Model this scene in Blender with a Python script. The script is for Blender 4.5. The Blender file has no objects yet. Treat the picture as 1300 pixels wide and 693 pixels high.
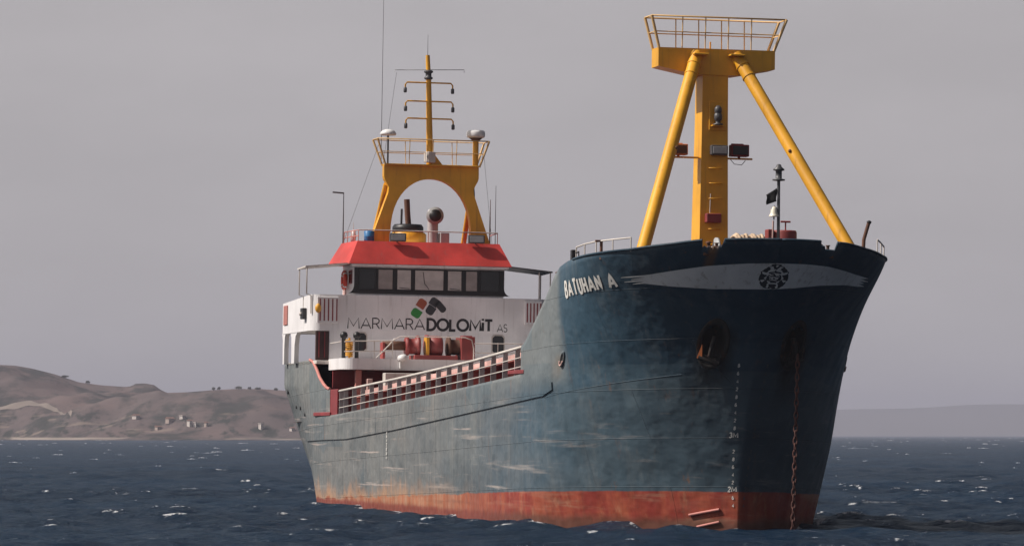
import bpy, math, random
import numpy as np
from mathutils import Matrix, Vector
R = math.radians
scene = bpy.context.scene
COL = scene.collection
random.seed(7)

# ------------------------------------------------------------------ camera
cam_data = bpy.data.cameras.new('camera')
cam_data.sensor_width = 36.0
cam_data.lens = 36.0 * 5640.0 / 1300.0
cam_data.clip_start = 1.0
cam_data.clip_end = 40000.0
cam = bpy.data.objects.new('camera', cam_data)
COL.objects.link(cam)
cam.location = (0, 0, 3.0)
cam.rotation_euler = (R(90) + math.atan((552 - 346.5) / 5640.0), 0, 0)
scene.camera = cam

# ------------------------------------------------------------------ sky and sun
SUN_EL, SUN_AZ = 45.0, -97.5            # azimuth clockwise from +Y
world = bpy.data.worlds.new('World')
scene.world = world
world.use_nodes = True
wn = world.node_tree
wn.nodes.clear()
w_out = wn.nodes.new('ShaderNodeOutputWorld')
w_bg = wn.nodes.new('ShaderNodeBackground')
w_sky = wn.nodes.new('ShaderNodeTexSky')
w_sky.sky_type = 'NISHITA'
w_sky.sun_disc = False
w_sky.sun_elevation = R(SUN_EL)
w_sky.sun_rotation = R(SUN_AZ)
w_sky.air_density = 1.0
w_sky.dust_density = 6.0
w_sky.ozone_density = 1.0
w_hs = wn.nodes.new('ShaderNodeHueSaturation')
w_hs.inputs['Saturation'].default_value = 0.8
w_hs.inputs['Value'].default_value = 0.62
w_mix = wn.nodes.new('ShaderNodeMix'); w_mix.data_type = 'RGBA'
w_mix.inputs[0].default_value = 0.8
w_haze = wn.nodes.new('ShaderNodeRGB')
w_haze.outputs[0].default_value = (5.28, 5.03, 5.18, 1)
w_tc = wn.nodes.new('ShaderNodeTexCoord')
w_sep = wn.nodes.new('ShaderNodeSeparateXYZ')
w_map = wn.nodes.new('ShaderNodeMapRange')
w_map.inputs[1].default_value = 0.11; w_map.inputs[2].default_value = 0.45
w_map.inputs[3].default_value = 0.95; w_map.inputs[4].default_value = 0.22
wn.links.new(w_tc.outputs['Generated'], w_sep.inputs[0])
wn.links.new(w_sep.outputs['Z'], w_map.inputs[0])
wn.links.new(w_map.outputs[0], w_mix.inputs[0])
wn.links.new(w_sky.outputs[0], w_hs.inputs['Color'])
wn.links.new(w_hs.outputs[0], w_mix.inputs[6])
# thin, very soft cloud banks in the dusty sky
w_nm = wn.nodes.new('ShaderNodeMapping'); w_nm.inputs['Scale'].default_value = (9, 9, 26)
w_nz = wn.nodes.new('ShaderNodeTexNoise'); w_nz.inputs['Scale'].default_value = 1.6; w_nz.inputs['Detail'].default_value = 4
w_cr = wn.nodes.new('ShaderNodeMapRange')
w_cr.inputs[1].default_value = 0.35; w_cr.inputs[2].default_value = 0.7
w_cr.inputs[3].default_value = 0.96; w_cr.inputs[4].default_value = 1.05
w_vm = wn.nodes.new('ShaderNodeVectorMath'); w_vm.operation = 'SCALE'
wn.links.new(w_tc.outputs['Generated'], w_nm.inputs[0]); wn.links.new(w_nm.outputs[0], w_nz.inputs['Vector'])
wn.links.new(w_nz.outputs[0], w_cr.inputs[0]); wn.links.new(w_haze.outputs[0], w_vm.inputs[0]); wn.links.new(w_cr.outputs[0], w_vm.inputs['Scale'])
wn.links.new(w_vm.outputs[0], w_mix.inputs[7])
w_az = wn.nodes.new('ShaderNodeMapRange'); w_az.interpolation_type = 'SMOOTHSTEP'
w_az.inputs[1].default_value = 0.08; w_az.inputs[2].default_value = 0.75; w_az.inputs[3].default_value = 1.0; w_az.inputs[4].default_value = 0.32
w_dim = wn.nodes.new('ShaderNodeVectorMath'); w_dim.operation = 'SCALE'
wn.links.new(w_sep.outputs['X'], w_az.inputs[0]); wn.links.new(w_mix.outputs[2], w_dim.inputs[0]); wn.links.new(w_az.outputs[0], w_dim.inputs['Scale'])
wn.links.new(w_dim.outputs[0], w_bg.inputs[0])
w_bg.inputs[1].default_value = 0.09
wn.links.new(w_bg.outputs[0], w_out.inputs[0])

sun_data = bpy.data.lights.new('sun', 'SUN')
sun_data.energy = 4.9
sun_data.angle = R(0.6)
sun_data.color = (1.0, 0.93, 0.86)
sun = bpy.data.objects.new('sun', sun_data)
COL.objects.link(sun)
sd = Vector((math.sin(R(SUN_AZ)) * math.cos(R(SUN_EL)), math.cos(R(SUN_AZ)) * math.cos(R(SUN_EL)), math.sin(R(SUN_EL))))
sun.rotation_euler = sd.to_track_quat('Z', 'Y').to_euler()
sun.location = sd * 500

scene.view_settings.view_transform = 'Standard'
scene.view_settings.look = 'None'
scene.view_settings.exposure = 0.0
scene.view_settings.gamma = 1.0
scene.view_settings.use_curve_mapping = False
scene.render.engine = 'CYCLES'
scene.cycles.use_denoising = True
scene.cycles.max_bounces = 6
scene.cycles.volume_bounces = 1
scene.cycles.caustics_reflective = False
scene.cycles.caustics_refractive = False

# ------------------------------------------------------------------ materials
class NT:
    def __init__(s, name):
        s.m = bpy.data.materials.new(name); s.m.use_nodes = True
        s.t = s.m.node_tree; s.t.nodes.clear()
        s.out = s.n('OutputMaterial'); s.b = s.n('BsdfPrincipled')
        s.t.links.new(s.b.outputs[0], s.out.inputs[0])
        s.tc = s.n('TexCoord')
    def n(s, k): return s.t.nodes.new('ShaderNode' + k)
    def put(s, sock, v):
        if isinstance(v, bpy.types.NodeSocket): s.t.links.new(v, sock)
        elif v is not None:
            if isinstance(v, (tuple, list)) and len(v) == 3 and sock.type == 'RGBA': v = tuple(v) + (1,)
            sock.default_value = v
    def noise(s, scale=(1, 1, 1), detail=4, rough=.55, sc=1.0, loc=(0, 0, 0), vec=None, dist=0.0):
        mp = s.n('Mapping'); mp.inputs['Scale'].default_value = scale; mp.inputs['Location'].default_value = loc
        s.put(mp.inputs[0], vec or s.tc.outputs['Object'])
        nz = s.n('TexNoise'); nz.inputs['Scale'].default_value = sc; nz.inputs['Detail'].default_value = detail
        nz.inputs['Roughness'].default_value = rough; nz.inputs['Distortion'].default_value = dist
        s.t.links.new(mp.outputs[0], nz.inputs['Vector']); return nz.outputs[0]
    def rng(s, v, a, b, c=0.0, d=1.0, smooth=True):
        m = s.n('MapRange'); m.interpolation_type = 'SMOOTHSTEP' if smooth else 'LINEAR'
        s.put(m.inputs[0], v)
        for i, q in zip((1, 2, 3, 4), (a, b, c, d)): s.put(m.inputs[i], q)
        return m.outputs[0]
    def math(s, op, a, b=None, c=None):
        m = s.n('Math'); m.operation = op
        s.put(m.inputs[0], a); s.put(m.inputs[1], b)
        if c is not None: s.put(m.inputs[2], c)
        return m.outputs[0]
    def mix(s, f, a, b, mode='MIX'):
        m = s.n('Mix'); m.data_type = 'RGBA'; m.blend_type = mode
        s.put(m.inputs[0], f); s.put(m.inputs[6], a); s.put(m.inputs[7], b); return m.outputs[2]
    def bump(s, h, strength=.3, dist=.02):
        b = s.n('Bump'); b.inputs['Strength'].default_value = strength; b.inputs['Distance'].default_value = dist
        s.t.links.new(h, b.inputs['Height']); s.t.links.new(b.outputs[0], s.b.inputs['Normal']); return b
    def fin(s, col=None, rough=None, metal=None, spec=None):
        if col is not None: s.put(s.b.inputs['Base Color'], col)
        if rough is not None: s.put(s.b.inputs['Roughness'], rough)
        if metal is not None: s.put(s.b.inputs['Metallic'], metal)
        if spec is not None: s.put(s.b.inputs['Specular IOR Level'], spec)
        return s.m

def paint(name, base, rough=.5, rust=.25, var=.22, rustcol=(.16, .06, .025), grime=(.10, .085, .07), grimeamt=.35):
    t = NT(name)
    v = t.noise((.7, .7, .7), 5)
    col = t.mix(1.0, base, t.mix(t.rng(v, .3, .7), (1 - var,) * 3, (1 + var * .4,) * 3), 'MULTIPLY')
    st = t.noise((5, 5, .35), 4, .6, loc=(3, 7, 1))
    col = t.mix(t.math('MULTIPLY', t.rng(st, .52, .78), grimeamt), col, grime)
    if rust > 0:
        r1 = t.noise((2.2, 2.2, 1.1), 8, .68, loc=(11, 3, 5))
        r2 = t.noise((9, 9, 1.2), 5, .6, loc=(1, 13, 5))
        hi = .74 - rust * .26
        m = t.math('MAXIMUM', t.rng(r1, hi, hi + .07), t.math('MULTIPLY', t.rng(r2, hi + .02, hi + .16), .6))
        col = t.mix(m, col, t.mix(v, rustcol, (rustcol[0] * 1.8, rustcol[1] * 1.7, rustcol[2] * 1.3)))
    t.bump(t.noise((6, 6, 6), 3), .12, .01)
    return t.fin(col, rough)

def plain(name, base, rough=.5, metal=0.0, var=.12):
    t = NT(name)
    v = t.noise((3, 3, 3), 4)
    return t.fin(t.mix(1.0, base, t.mix(t.rng(v, .3, .7), (1 - var,) * 3, (1 + var,) * 3), 'MULTIPLY'), rough, metal)

M = {}
M['white'] = paint('white_paint', (.80, .78, .78), .45, .12, .12, grime=(.30, .26, .23), grimeamt=.45)
M['white2'] = paint('old_white_paint', (.60, .55, .50), .55, .35, .2)
M['yellow'] = paint('yellow_paint', (.76, .37, .02), .45, .27, .2, grime=(.26, .12, .03), grimeamt=.5)
M['paleyellow'] = paint('sun_bleached_yellow_paint', (.66, .42, .17), .55, .25, .2)
M['red'] = paint('red_paint', (.58, .052, .042), .5, .1, .28, grime=(.34, .10, .09), grimeamt=.5)
M['maroon'] = paint('maroon_paint', (.24, .03, .034), .6, .2, .25)
M['darkmaroon'] = paint('dark_maroon_paint', (.055, .02, .018), .6, .1, .25)
M['pinkred'] = paint('pinkish_red_paint', (.52, .20, .17), .65, .3, .3)
M['palered'] = paint('chalky_coaming_paint', (.62, .40, .36), .7, .3, .35)
M['grey'] = paint('grey_paint', (.42, .43, .43), .55, .2, .2)
M['railwhite'] = paint('rail_paint', (.62, .57, .52), .55, .25, .2)
M['deck'] = paint('deck_paint', (.16, .06, .045), .7, .35, .3)
M['winchred'] = paint('winch_red_paint', (.27, .042, .038), .55, .3, .3)
M['rust'] = paint('rusty_iron', (.13, .055, .03), .8, .5, .4)
M['orangerust'] = paint('fresh_orange_rust', (.55, .16, .05), .85, .2, .3)
M['dark'] = plain('dark_fittings', (.022, .022, .025), .5)
M['darkgrey'] = plain('dark_grey_metal', (.07, .07, .075), .45)
M['black'] = plain('matt_black_paint', (.012, .012, .013), .45)
M['letter'] = plain('lettering_black', (.02, .02, .022), .5)
M['name'] = paint('name_white_paint', (.66, .64, .60), .55, .22, .12)
M['stripe'] = paint('stripe_white_paint', (.78, .76, .72), .5, .2, .16, rustcol=(.24, .13, .06), grime=(.22, .15, .09), grimeamt=.6)
M['green'] = plain('logo_green', (.03, .26, .05), .5)
M['logored'] = plain('logo_red_brown', (.36, .085, .04), .5)
M['logogrey'] = plain('logo_charcoal', (.035, .037, .042), .5)
M['blue'] = plain('blue_plastic', (.03, .17, .38), .4)
M['lifebuoy'] = plain('orange_red_lifebuoy', (.70, .07, .04), .5)
M['chainrust'] = paint('chain_rust', (.095, .036, .028), .85, .2, .3)
M['rope'] = plain('tan_rope', (.48, .36, .25), .9, 0, .3)
M['dome'] = plain('white_dome_plastic', (.72, .71, .70), .35)
M['bell'] = plain('cream_bell_paint', (.78, .72, .58), .3)
M['lens'] = plain('grey_lamp_lens', (.35, .36, .36), .15)
M['bark'] = plain('bark', (.07, .055, .045), .9)
M['leaf'] = plain('dusty_olive_foliage', (.045, .05, .03), .9, 0, .35)
M['house'] = plain('whitewashed_wall', (.55, .50, .46), .8)
M['housetan'] = plain('tan_house_wall', (.36, .29, .25), .85)
M['tile'] = plain('terracotta_roof', (.19, .10, .075), .85)
M['flag'] = plain('black_cloth', (.012, .012, .013), .9)
def glass(name, c, rough):
    t = NT(name); v = t.noise((1.4, 1.4, 2.2), 3)
    return t.fin(t.mix(t.rng(v, .3, .7), (c[0]*.75, c[1]*.75, c[2]*.75), c), rough)
M['curtain'] = glass('window_glass_with_pale_curtain', (.58, .53, .50), .15)
M['curtain2'] = glass('window_glass_with_half_drawn_curtain', (.36, .31, .29), .12)
M['glass'] = glass('dark_window_glass', (.02, .02, .022), .06)

# ------------------------------------------------------------------ hull shape (ship coordinates: x forward, y port, z up)
ZS = [-2, 0, 1.3, 2.8, 4, 5, 6, 7, 8, 9.2]
XS = [60.7, 60.9, 61.0, 61.5, 62.0, 62.5, 63.1, 63.9, 64.8, 65.9]
KZ = [.85, .85, .85, .8, .75, .7, .63, .56, .52, .5]
BZ = [4.8, 4.9, 4.95, 5., 5, 5, 5, 5, 5.02, 5.05]
EZZ = [-2, 0, .5, 1.3, 2, 2.8, 6, 7, 7.5, 8, 8.5, 9.3]
EZ = [12, 10.5, 10, 9.25, 9, 8.65, 8.5, 8.1, 7.7, 7.0, 6.4, 6.2]
# smooth the tables so the plating has no visible kinks
_zf = np.linspace(-2, 9.3, 227)
def _sm(xs, ys):
    v = np.interp(_zf, xs, ys); k = np.hanning(31); k /= k.sum()
    return np.convolve(np.pad(v, 15, mode='reflect', reflect_type='odd'), k, 'valid')
T_XS, T_K, T_B, T_E = _sm(ZS, XS), _sm(ZS, KZ), _sm(ZS, BZ), _sm(EZZ, EZ)
def zi(z, tab): return np.interp(z, _zf, tab)
def hb(x, z):
    t = np.clip((zi(z, T_XS) - x) / zi(z, T_E), 0, 1)
    v = zi(z, T_B) * np.maximum(1 - (1 - t) ** 2, 0) ** zi(z, T_K)
    return v * (1 - .35 * np.clip((5.1 - z) / 5.1, 0, 1.3) * np.clip((12 - x) / 12, 0, 1) ** 2)
_cc = {}
def contour(z):
    k = round(float(z), 2)
    if k not in _cc:
        x = zi(k, T_XS) - 66.5 * np.linspace(0, 1, 2500) ** 3
        y = hb(x, k)
        _cc[k] = (np.r_[0, np.cumsum(np.hypot(np.diff(x), np.diff(y)))], x)
    return _cc[k]
def hull_x(s, z, plain=False):
    a = abs(s)
    S, X = contour(z); x = float(np.interp(a, S, X))
    if a > 3 and not plain:
        S9, X9 = contour(9.0); x9 = float(np.interp(a, S9, X9))
        q = min(1, (a - 3) / 10.); w = 1 - q * q * (3 - 2 * q)
        x = x9 + (x - x9) * w
    return x
def hp(s, z, off=0.0, plain=True):
    """point on the plating: s = metres round from the stem (starboard negative), z = height, off = metres outward"""
    def raw(s, z):
        x = hull_x(s, z, plain); return np.array([x, math.copysign(float(hb(x, z)), s), z])
    p = raw(s, z)
    if off:
        e = .03
        s0, s1 = (s - e, s + e) if abs(s) > e else (-e, e)
        if abs(s) <= e: n = np.array([1., 0, -.4])
        else:
            n = np.cross(raw(s1, z) - raw(s0, z), raw(s, z + e) - raw(s, z - e))
        n /= np.linalg.norm(n)
        if n[1] * (1 if s > 0 else -1) < 0 and abs(s) > e: n = -n
        p = p + n * off
    return p
ZT_X = [-1, 6.4, 7.4, 8.3, 9.15, 10.2, 11.0, 11.88, 11.9, 14.7, 27, 36.6, 42.5, 50.66, 50.68, 51.4, 52.5, 54.15, 55.0, 55.9, 56.7, 57.85, 60, 62.8, 64.2, 65, 66]
ZT_Z = [6.13, 6.2, 6.08, 5.75, 5.37, 5.08, 4.92, 4.85, 3.75, 3.82, 4.2, 4.5, 4.7, 4.99, 5.90, 6.12, 6.6, 7.32, 7.72, 8.16, 8.42, 8.56, 8.67, 8.78, 8.91, 9.02, 9.07]
def ztop_raw(x): return float(np.interp(x, ZT_X, ZT_Z))
def ztop(s, notch=True):
    z = 8.5
    for _ in range(5): z = ztop_raw(hull_x(s, z))
    if notch and -2.46 < s < -1.82: z -= .24 + .03 * math.sin(s * 40)
    if notch and 1.38 < s < 2.02: z -= .26 if s > 1.6 else .16
    return z

SHIP_M = Matrix.Translation((-5.43, 201.9, 0)) @ Matrix.Rotation(R(-78), 4, 'Z') @ Matrix.Rotation(R(-0.9), 4, 'X')

# ------------------------------------------------------------------ mesh builder
class MB:
    def __init__(s): s.v = []; s.f = []; s.sm = []
    def add(s, vs, fs, smooth=False):
        o = len(s.v); s.v += [tuple(map(float, p)) for p in vs]
        s.f += [tuple(i + o for i in f) for f in fs]; s.sm += [smooth] * len(fs); return s
    def box(s, x0, x1, y0, y1, z0, z1, rot=None):
        c = ((x0+x1)/2, (y0+y1)/2, (z0+z1)/2)
        b = min(.02, (x1-x0)*.2, (y1-y0)*.2, (z1-z0)*.2)
        P, F = [], []
        # bevelled box: 24 verts
        hx, hy, hz = (x1-x0)/2, (y1-y0)/2, (z1-z0)/2
        idx = {}
        for sx in (-1, 1):
            for sy in (-1, 1):
                for sz in (-1, 1):
                    for ax in range(3):
                        p = [sx*(hx-b), sy*(hy-b), sz*(hz-b)]
                        p[ax] = (sx*hx, sy*hy, sz*hz)[ax]
                        idx[sx, sy, sz, ax] = len(P); P.append(p)
        for ax in range(3):
            o = [a for a in range(3) if a != ax]
            for sg in (-1, 1):
                q = []
                for a, b_ in ((-1, -1), (1, -1), (1, 1), (-1, 1)):
                    k = [0, 0, 0]; k[ax] = sg; k[o[0]] = a; k[o[1]] = b_
                    q.append(idx[k[0], k[1], k[2], ax])
                F.append(q)
        for ax in range(3):                                    # edges along ax
            o = [a for a in range(3) if a != ax]
            for a in (-1, 1):
                for b_ in (-1, 1):
                    k0 = [0]*3; k0[o[0]] = a; k0[o[1]] = b_
                    k1 = list(k0); k0[ax] = -1; k1[ax] = 1
                    F.append([idx[(*k0, o[0])], idx[(*k1, o[0])], idx[(*k1, o[1])], idx[(*k0, o[1])]])
        for k in [(i, j, l) for i in (-1, 1) for j in (-1, 1) for l in (-1, 1)]:
            F.append([idx[(*k, 0)], idx[(*k, 1)], idx[(*k, 2)]])
        if rot is not None: P = [tuple(rot @ Vector(p)) for p in P]
        s.add([(p[0]+c[0], p[1]+c[1], p[2]+c[2]) for p in P], F); return s
    def tube(s, pts, r, n=8, caps=True, r2=None):
        pts = [Vector(p) for p in pts]; rings = []; up = None
        for i, p in enumerate(pts):
            d = (pts[min(i+1, len(pts)-1)] - pts[max(i-1, 0)]).normalized()
            if up is None: up = d.orthogonal().normalized()
            else:
                up = (up - d * up.dot(d)); up = up.normalized() if up.length > 1e-6 else d.orthogonal().normalized()
            w = d.cross(up)
            rr = r if r2 is None else r + (r2 - r) * i / max(1, len(pts)-1)
            rings.append([p + (up * math.cos(a) + w * math.sin(a)) * rr for a in (2*math.pi*k/n for k in range(n))])
        V = [q for g in rings for q in g]; F = []
        for i in range(len(rings)-1):
            for k in range(n): F.append((i*n+k, i*n+(k+1) % n, (i+1)*n+(k+1) % n, (i+1)*n+k))
        if len(pts) > 2 and (pts[0]-pts[-1]).length < 1e-6: caps = False
        s.add(V, F, n > 5)
        if caps:
            s.add(rings[0], [tuple(range(n))[::-1]]); s.add(rings[-1], [tuple(range(n))])
        return s
    def lathe(s, prof, c, ax=(0, 0, 1), n=20):
        q = Vector(ax).normalized().to_track_quat('Z', 'Y'); c = Vector(c); V = []; F = []
        for (r, h) in prof:
            for k in range(n):
                a = 2*math.pi*k/n; V.append(c + q @ Vector((r*math.cos(a), r*math.sin(a), h)))
        for i in range(len(prof)-1):
            for k in range(n): F.append((i*n+k, i*n+(k+1) % n, (i+1)*n+(k+1) % n, (i+1)*n+k))
        F.append(tuple(range(n))[::-1]); F.append(tuple((len(prof)-1)*n+k for k in range(n)))
        s.add(V, F, True); return s
    def prism(s, poly, a, b, axis='x'):
        def at(p, t):
            return {'x': (t, p[0], p[1]), 'y': (p[0], t, p[1]), 'z': (p[0], p[1], t)}[axis]
        n = len(poly)
        V = [at(p, a) for p in poly] + [at(p, b) for p in poly]
        s.add(V, [tuple(range(n))[::-1], tuple(range(n, 2*n))] + [(i, (i+1) % n, n+(i+1) % n, n+i) for i in range(n)]); return s
    def strip(s, A, B, T, off=None, closed=False):
        """solid band between polylines A and B (outer faces), thickness vectors T (per point, pointing inward)"""
        n = len(A); A2 = [Vector(a)+Vector(t) for a, t in zip(A, T)]; B2 = [Vector(b)+Vector(t) for b, t in zip(B, T)]
        V = list(A)+list(B)+A2+B2; F = []
        for i in range(n-1):
            F += [(i, i+1, n+i+1, n+i), (2*n+i+1, 2*n+i, 3*n+i, 3*n+i+1), (i+1, i, 2*n+i, 2*n+i+1), (n+i, n+i+1, 3*n+i+1, 3*n+i)]
        F += [(0, n, 3*n, 2*n), (n-1, 2*n-1+0, 4*n-1, 3*n-1)]
        s.add(V, F); return s
    def sphere(s, c, r, sc=(1, 1, 1), n=14, m=8):
        prof = [(max(1e-4, math.sin(math.pi*i/m)), -math.cos(math.pi*i/m)) for i in range(m+1)]
        V = []; F = []
        for (rr, h) in prof:
            for k in range(n):
                a = 2*math.pi*k/n
                V.append((c[0]+r*sc[0]*rr*math.cos(a), c[1]+r*sc[1]*rr*math.sin(a), c[2]+r*sc[2]*h))
        for i in range(m):
            for k in range(n): F.append((i*n+k, i*n+(k+1) % n, (i+1)*n+(k+1) % n, (i+1)*n+k))
        s.add(V, F, True); return s
    def build(s, name, mat, parent=None, label=None):
        me = bpy.data.meshes.new(name)
        me.from_pydata(s.v, [], s.f)
        me.polygons.foreach_set('use_smooth', s.sm)
        import bmesh
        if len(s.f) < 60000:
            bm = bmesh.new(); bm.from_mesh(me); bmesh.ops.recalc_face_normals(bm, faces=bm.faces); bm.to_mesh(me); bm.free()
        me.materials.append(M[mat] if isinstance(mat, str) else mat)
        me.update()
        o = bpy.data.objects.new(name, me); COL.objects.link(o)
        if parent is not None: o.parent = parent
        if label: o['label'] = label
        return o

def tag(o, label=None, cat=None, group=None, kind=None):
    for k, v in (('label', label), ('category', cat), ('group', group), ('kind', kind)):
        if v: o[k] = v
    return o
def empty(name, mat4):
    o = bpy.data.objects.new(name, None); COL.objects.link(o); o.matrix_world = mat4; o.empty_display_size = .5
    return o
def copy_child(o, parent, loc=(0, 0, 0)):
    c = o.copy(); COL.objects.link(c); c.parent = parent; c.location = Vector(o.location) + Vector(loc)
    return c

# ------------------------------------------------------------------ lettering drawn as strokes
def arc(cx, cy, rx, ry, a0, a1, n=14):
    return [(cx + rx*math.cos(R(a0+(a1-a0)*i/n)), cy + ry*math.sin(R(a0+(a1-a0)*i/n))) for i in range(n+1)]
G = {
 'M': (1.0, [[(0, 0), (.06, 1), (.5, .22), (.94, 1), (1.0, 0)]]),
 'A': (.86, [[(0, 0), (.43, 1), (.86, 0)], [(.15, .3), (.71, .3)]]),
 'R': (.6, [[(0, 0), (0, 1), (.3, 1)] + arc(.3, .74, .26, .26, 90, -90) + [(0, .48)], [(.3, .48), (.6, 0)]]),
 'D': (.74, [[(0, 0), (0, 1), (.26, 1)] + arc(.26, .5, .48, .5, 90, -90) + [(0, 0)]]),
 'O': (1.0, [arc(.5, .5, .5, .5, 0, 360, 28)]),
 'L': (.5, [[(0, 1), (0, 0), (.5, 0)]]),
 'I': (.02, [[(.01, 0), (.01, .78)], [(.01, .98), (.01, 1.14)]]),
 'T': (.7, [[(0, 1), (.7, 1)], [(.35, 1), (.35, 0)]]),
 'S': (.52, [arc(.27, .75, .23, .25, 30, 270, 12) + arc(.26, .26, .25, .26, 90, -150, 12)]),
 'B': (.58, [[(0, 0), (0, 1), (.3, 1)] + arc(.3, .76, .22, .24, 90, -90, 8) + [(0, .52)], [(.3, .52)] + arc(.3, .26, .27, .26, 90, -90, 8) + [(0, 0)]]),
 'U': (.6, [[(0, 1), (0, .3)] + arc(.3, .3, .3, .3, 180, 360, 10) + [(.6, 1)]]),
 'H': (.6, [[(0, 0), (0, 1)], [(.6, 0), (.6, 1)], [(0, .5), (.6, .5)]]),
 'N': (.62, [[(0, 0), (0, 1), (.62, 0), (.62, 1)]]),
 '8': (.5, [arc(.25, .74, .2, .24, 0, 360, 12), arc(.25, .26, .25, .26, 0, 360, 12)]),
 '6': (.5, [arc(.25, .28, .25, .28, 0, 360, 12), [(.0, .3)] + arc(.3, .55, .28, .45, 190, 80, 6)]),
 '4': (.5, [[(.38, 0), (.38, 1), (0, .3), (.5, .3)]]),
 '2': (.5, [arc(.25, .73, .24, .26, 170, -20, 8) + [(0, 0), (.5, 0)]]),
 '1': (.2, [[(0, .8), (.15, 1), (.15, 0)]]),
 '3': (.5, [arc(.22, .75, .24, .25, 150, -80, 8), arc(.22, .26, .27, .26, 80, -150, 8)]),
 ' ': (.34, []),
}
def ribbon(pts, w):
    """mitred outline of a polyline: list of (left, right) pairs"""
    n = len(pts); out = []
    closed = math.dist(pts[0], pts[-1]) < 1e-6
    for i in range(n):
        a = pts[i-1] if i > 0 else (pts[-2] if closed else None)
        b = pts[i+1] if i < n-1 else (pts[1] if closed else None)
        def nrm(p, q):
            dx, dy = q[0]-p[0], q[1]-p[1]; l = math.hypot(dx, dy) or 1; return (-dy/l, dx/l)
        ns = [nrm(a, pts[i])] if a else []
        if b: ns.append(nrm(pts[i], b))
        mx = sum(k[0] for k in ns)/len(ns); my = sum(k[1] for k in ns)/len(ns); l2 = mx*mx+my*my
        k = min(1/max(l2, 1e-3), 2.6)
        mx, my = mx*k*w/2, my*k*w/2
        out.append(((pts[i][0]+mx, pts[i][1]+my), (pts[i][0]-mx, pts[i][1]-my)))
    return out
def strokes(mb, text, place, width, gap, xscale=1.0, subdiv=1):
    """place(u, v, k) -> 3D point; u runs along the text in units of its height, k separates crossing strokes"""
    u = 0
    for ch in text:
        w, lines = G[ch]
        for k, ln in enumerate(lines):
            ln = [(p[0]*xscale, p[1]) for p in ln]
            if subdiv > 1:
                d = []
                for a, b in zip(ln, ln[1:]): d += [(a[0]+(b[0]-a[0])*i/subdiv, a[1]+(b[1]-a[1])*i/subdiv) for i in range(subdiv)]
                ln = d + [ln[-1]]
            rb = ribbon(ln, width)
            V = [place(u+p[0], p[1], k) for pr in rb for p in pr]
            mb.add(V, [(2*i, 2*i+2, 2*i+3, 2*i+1) for i in range(len(rb)-1)])
        u += w*xscale + gap
    return u - gap

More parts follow.
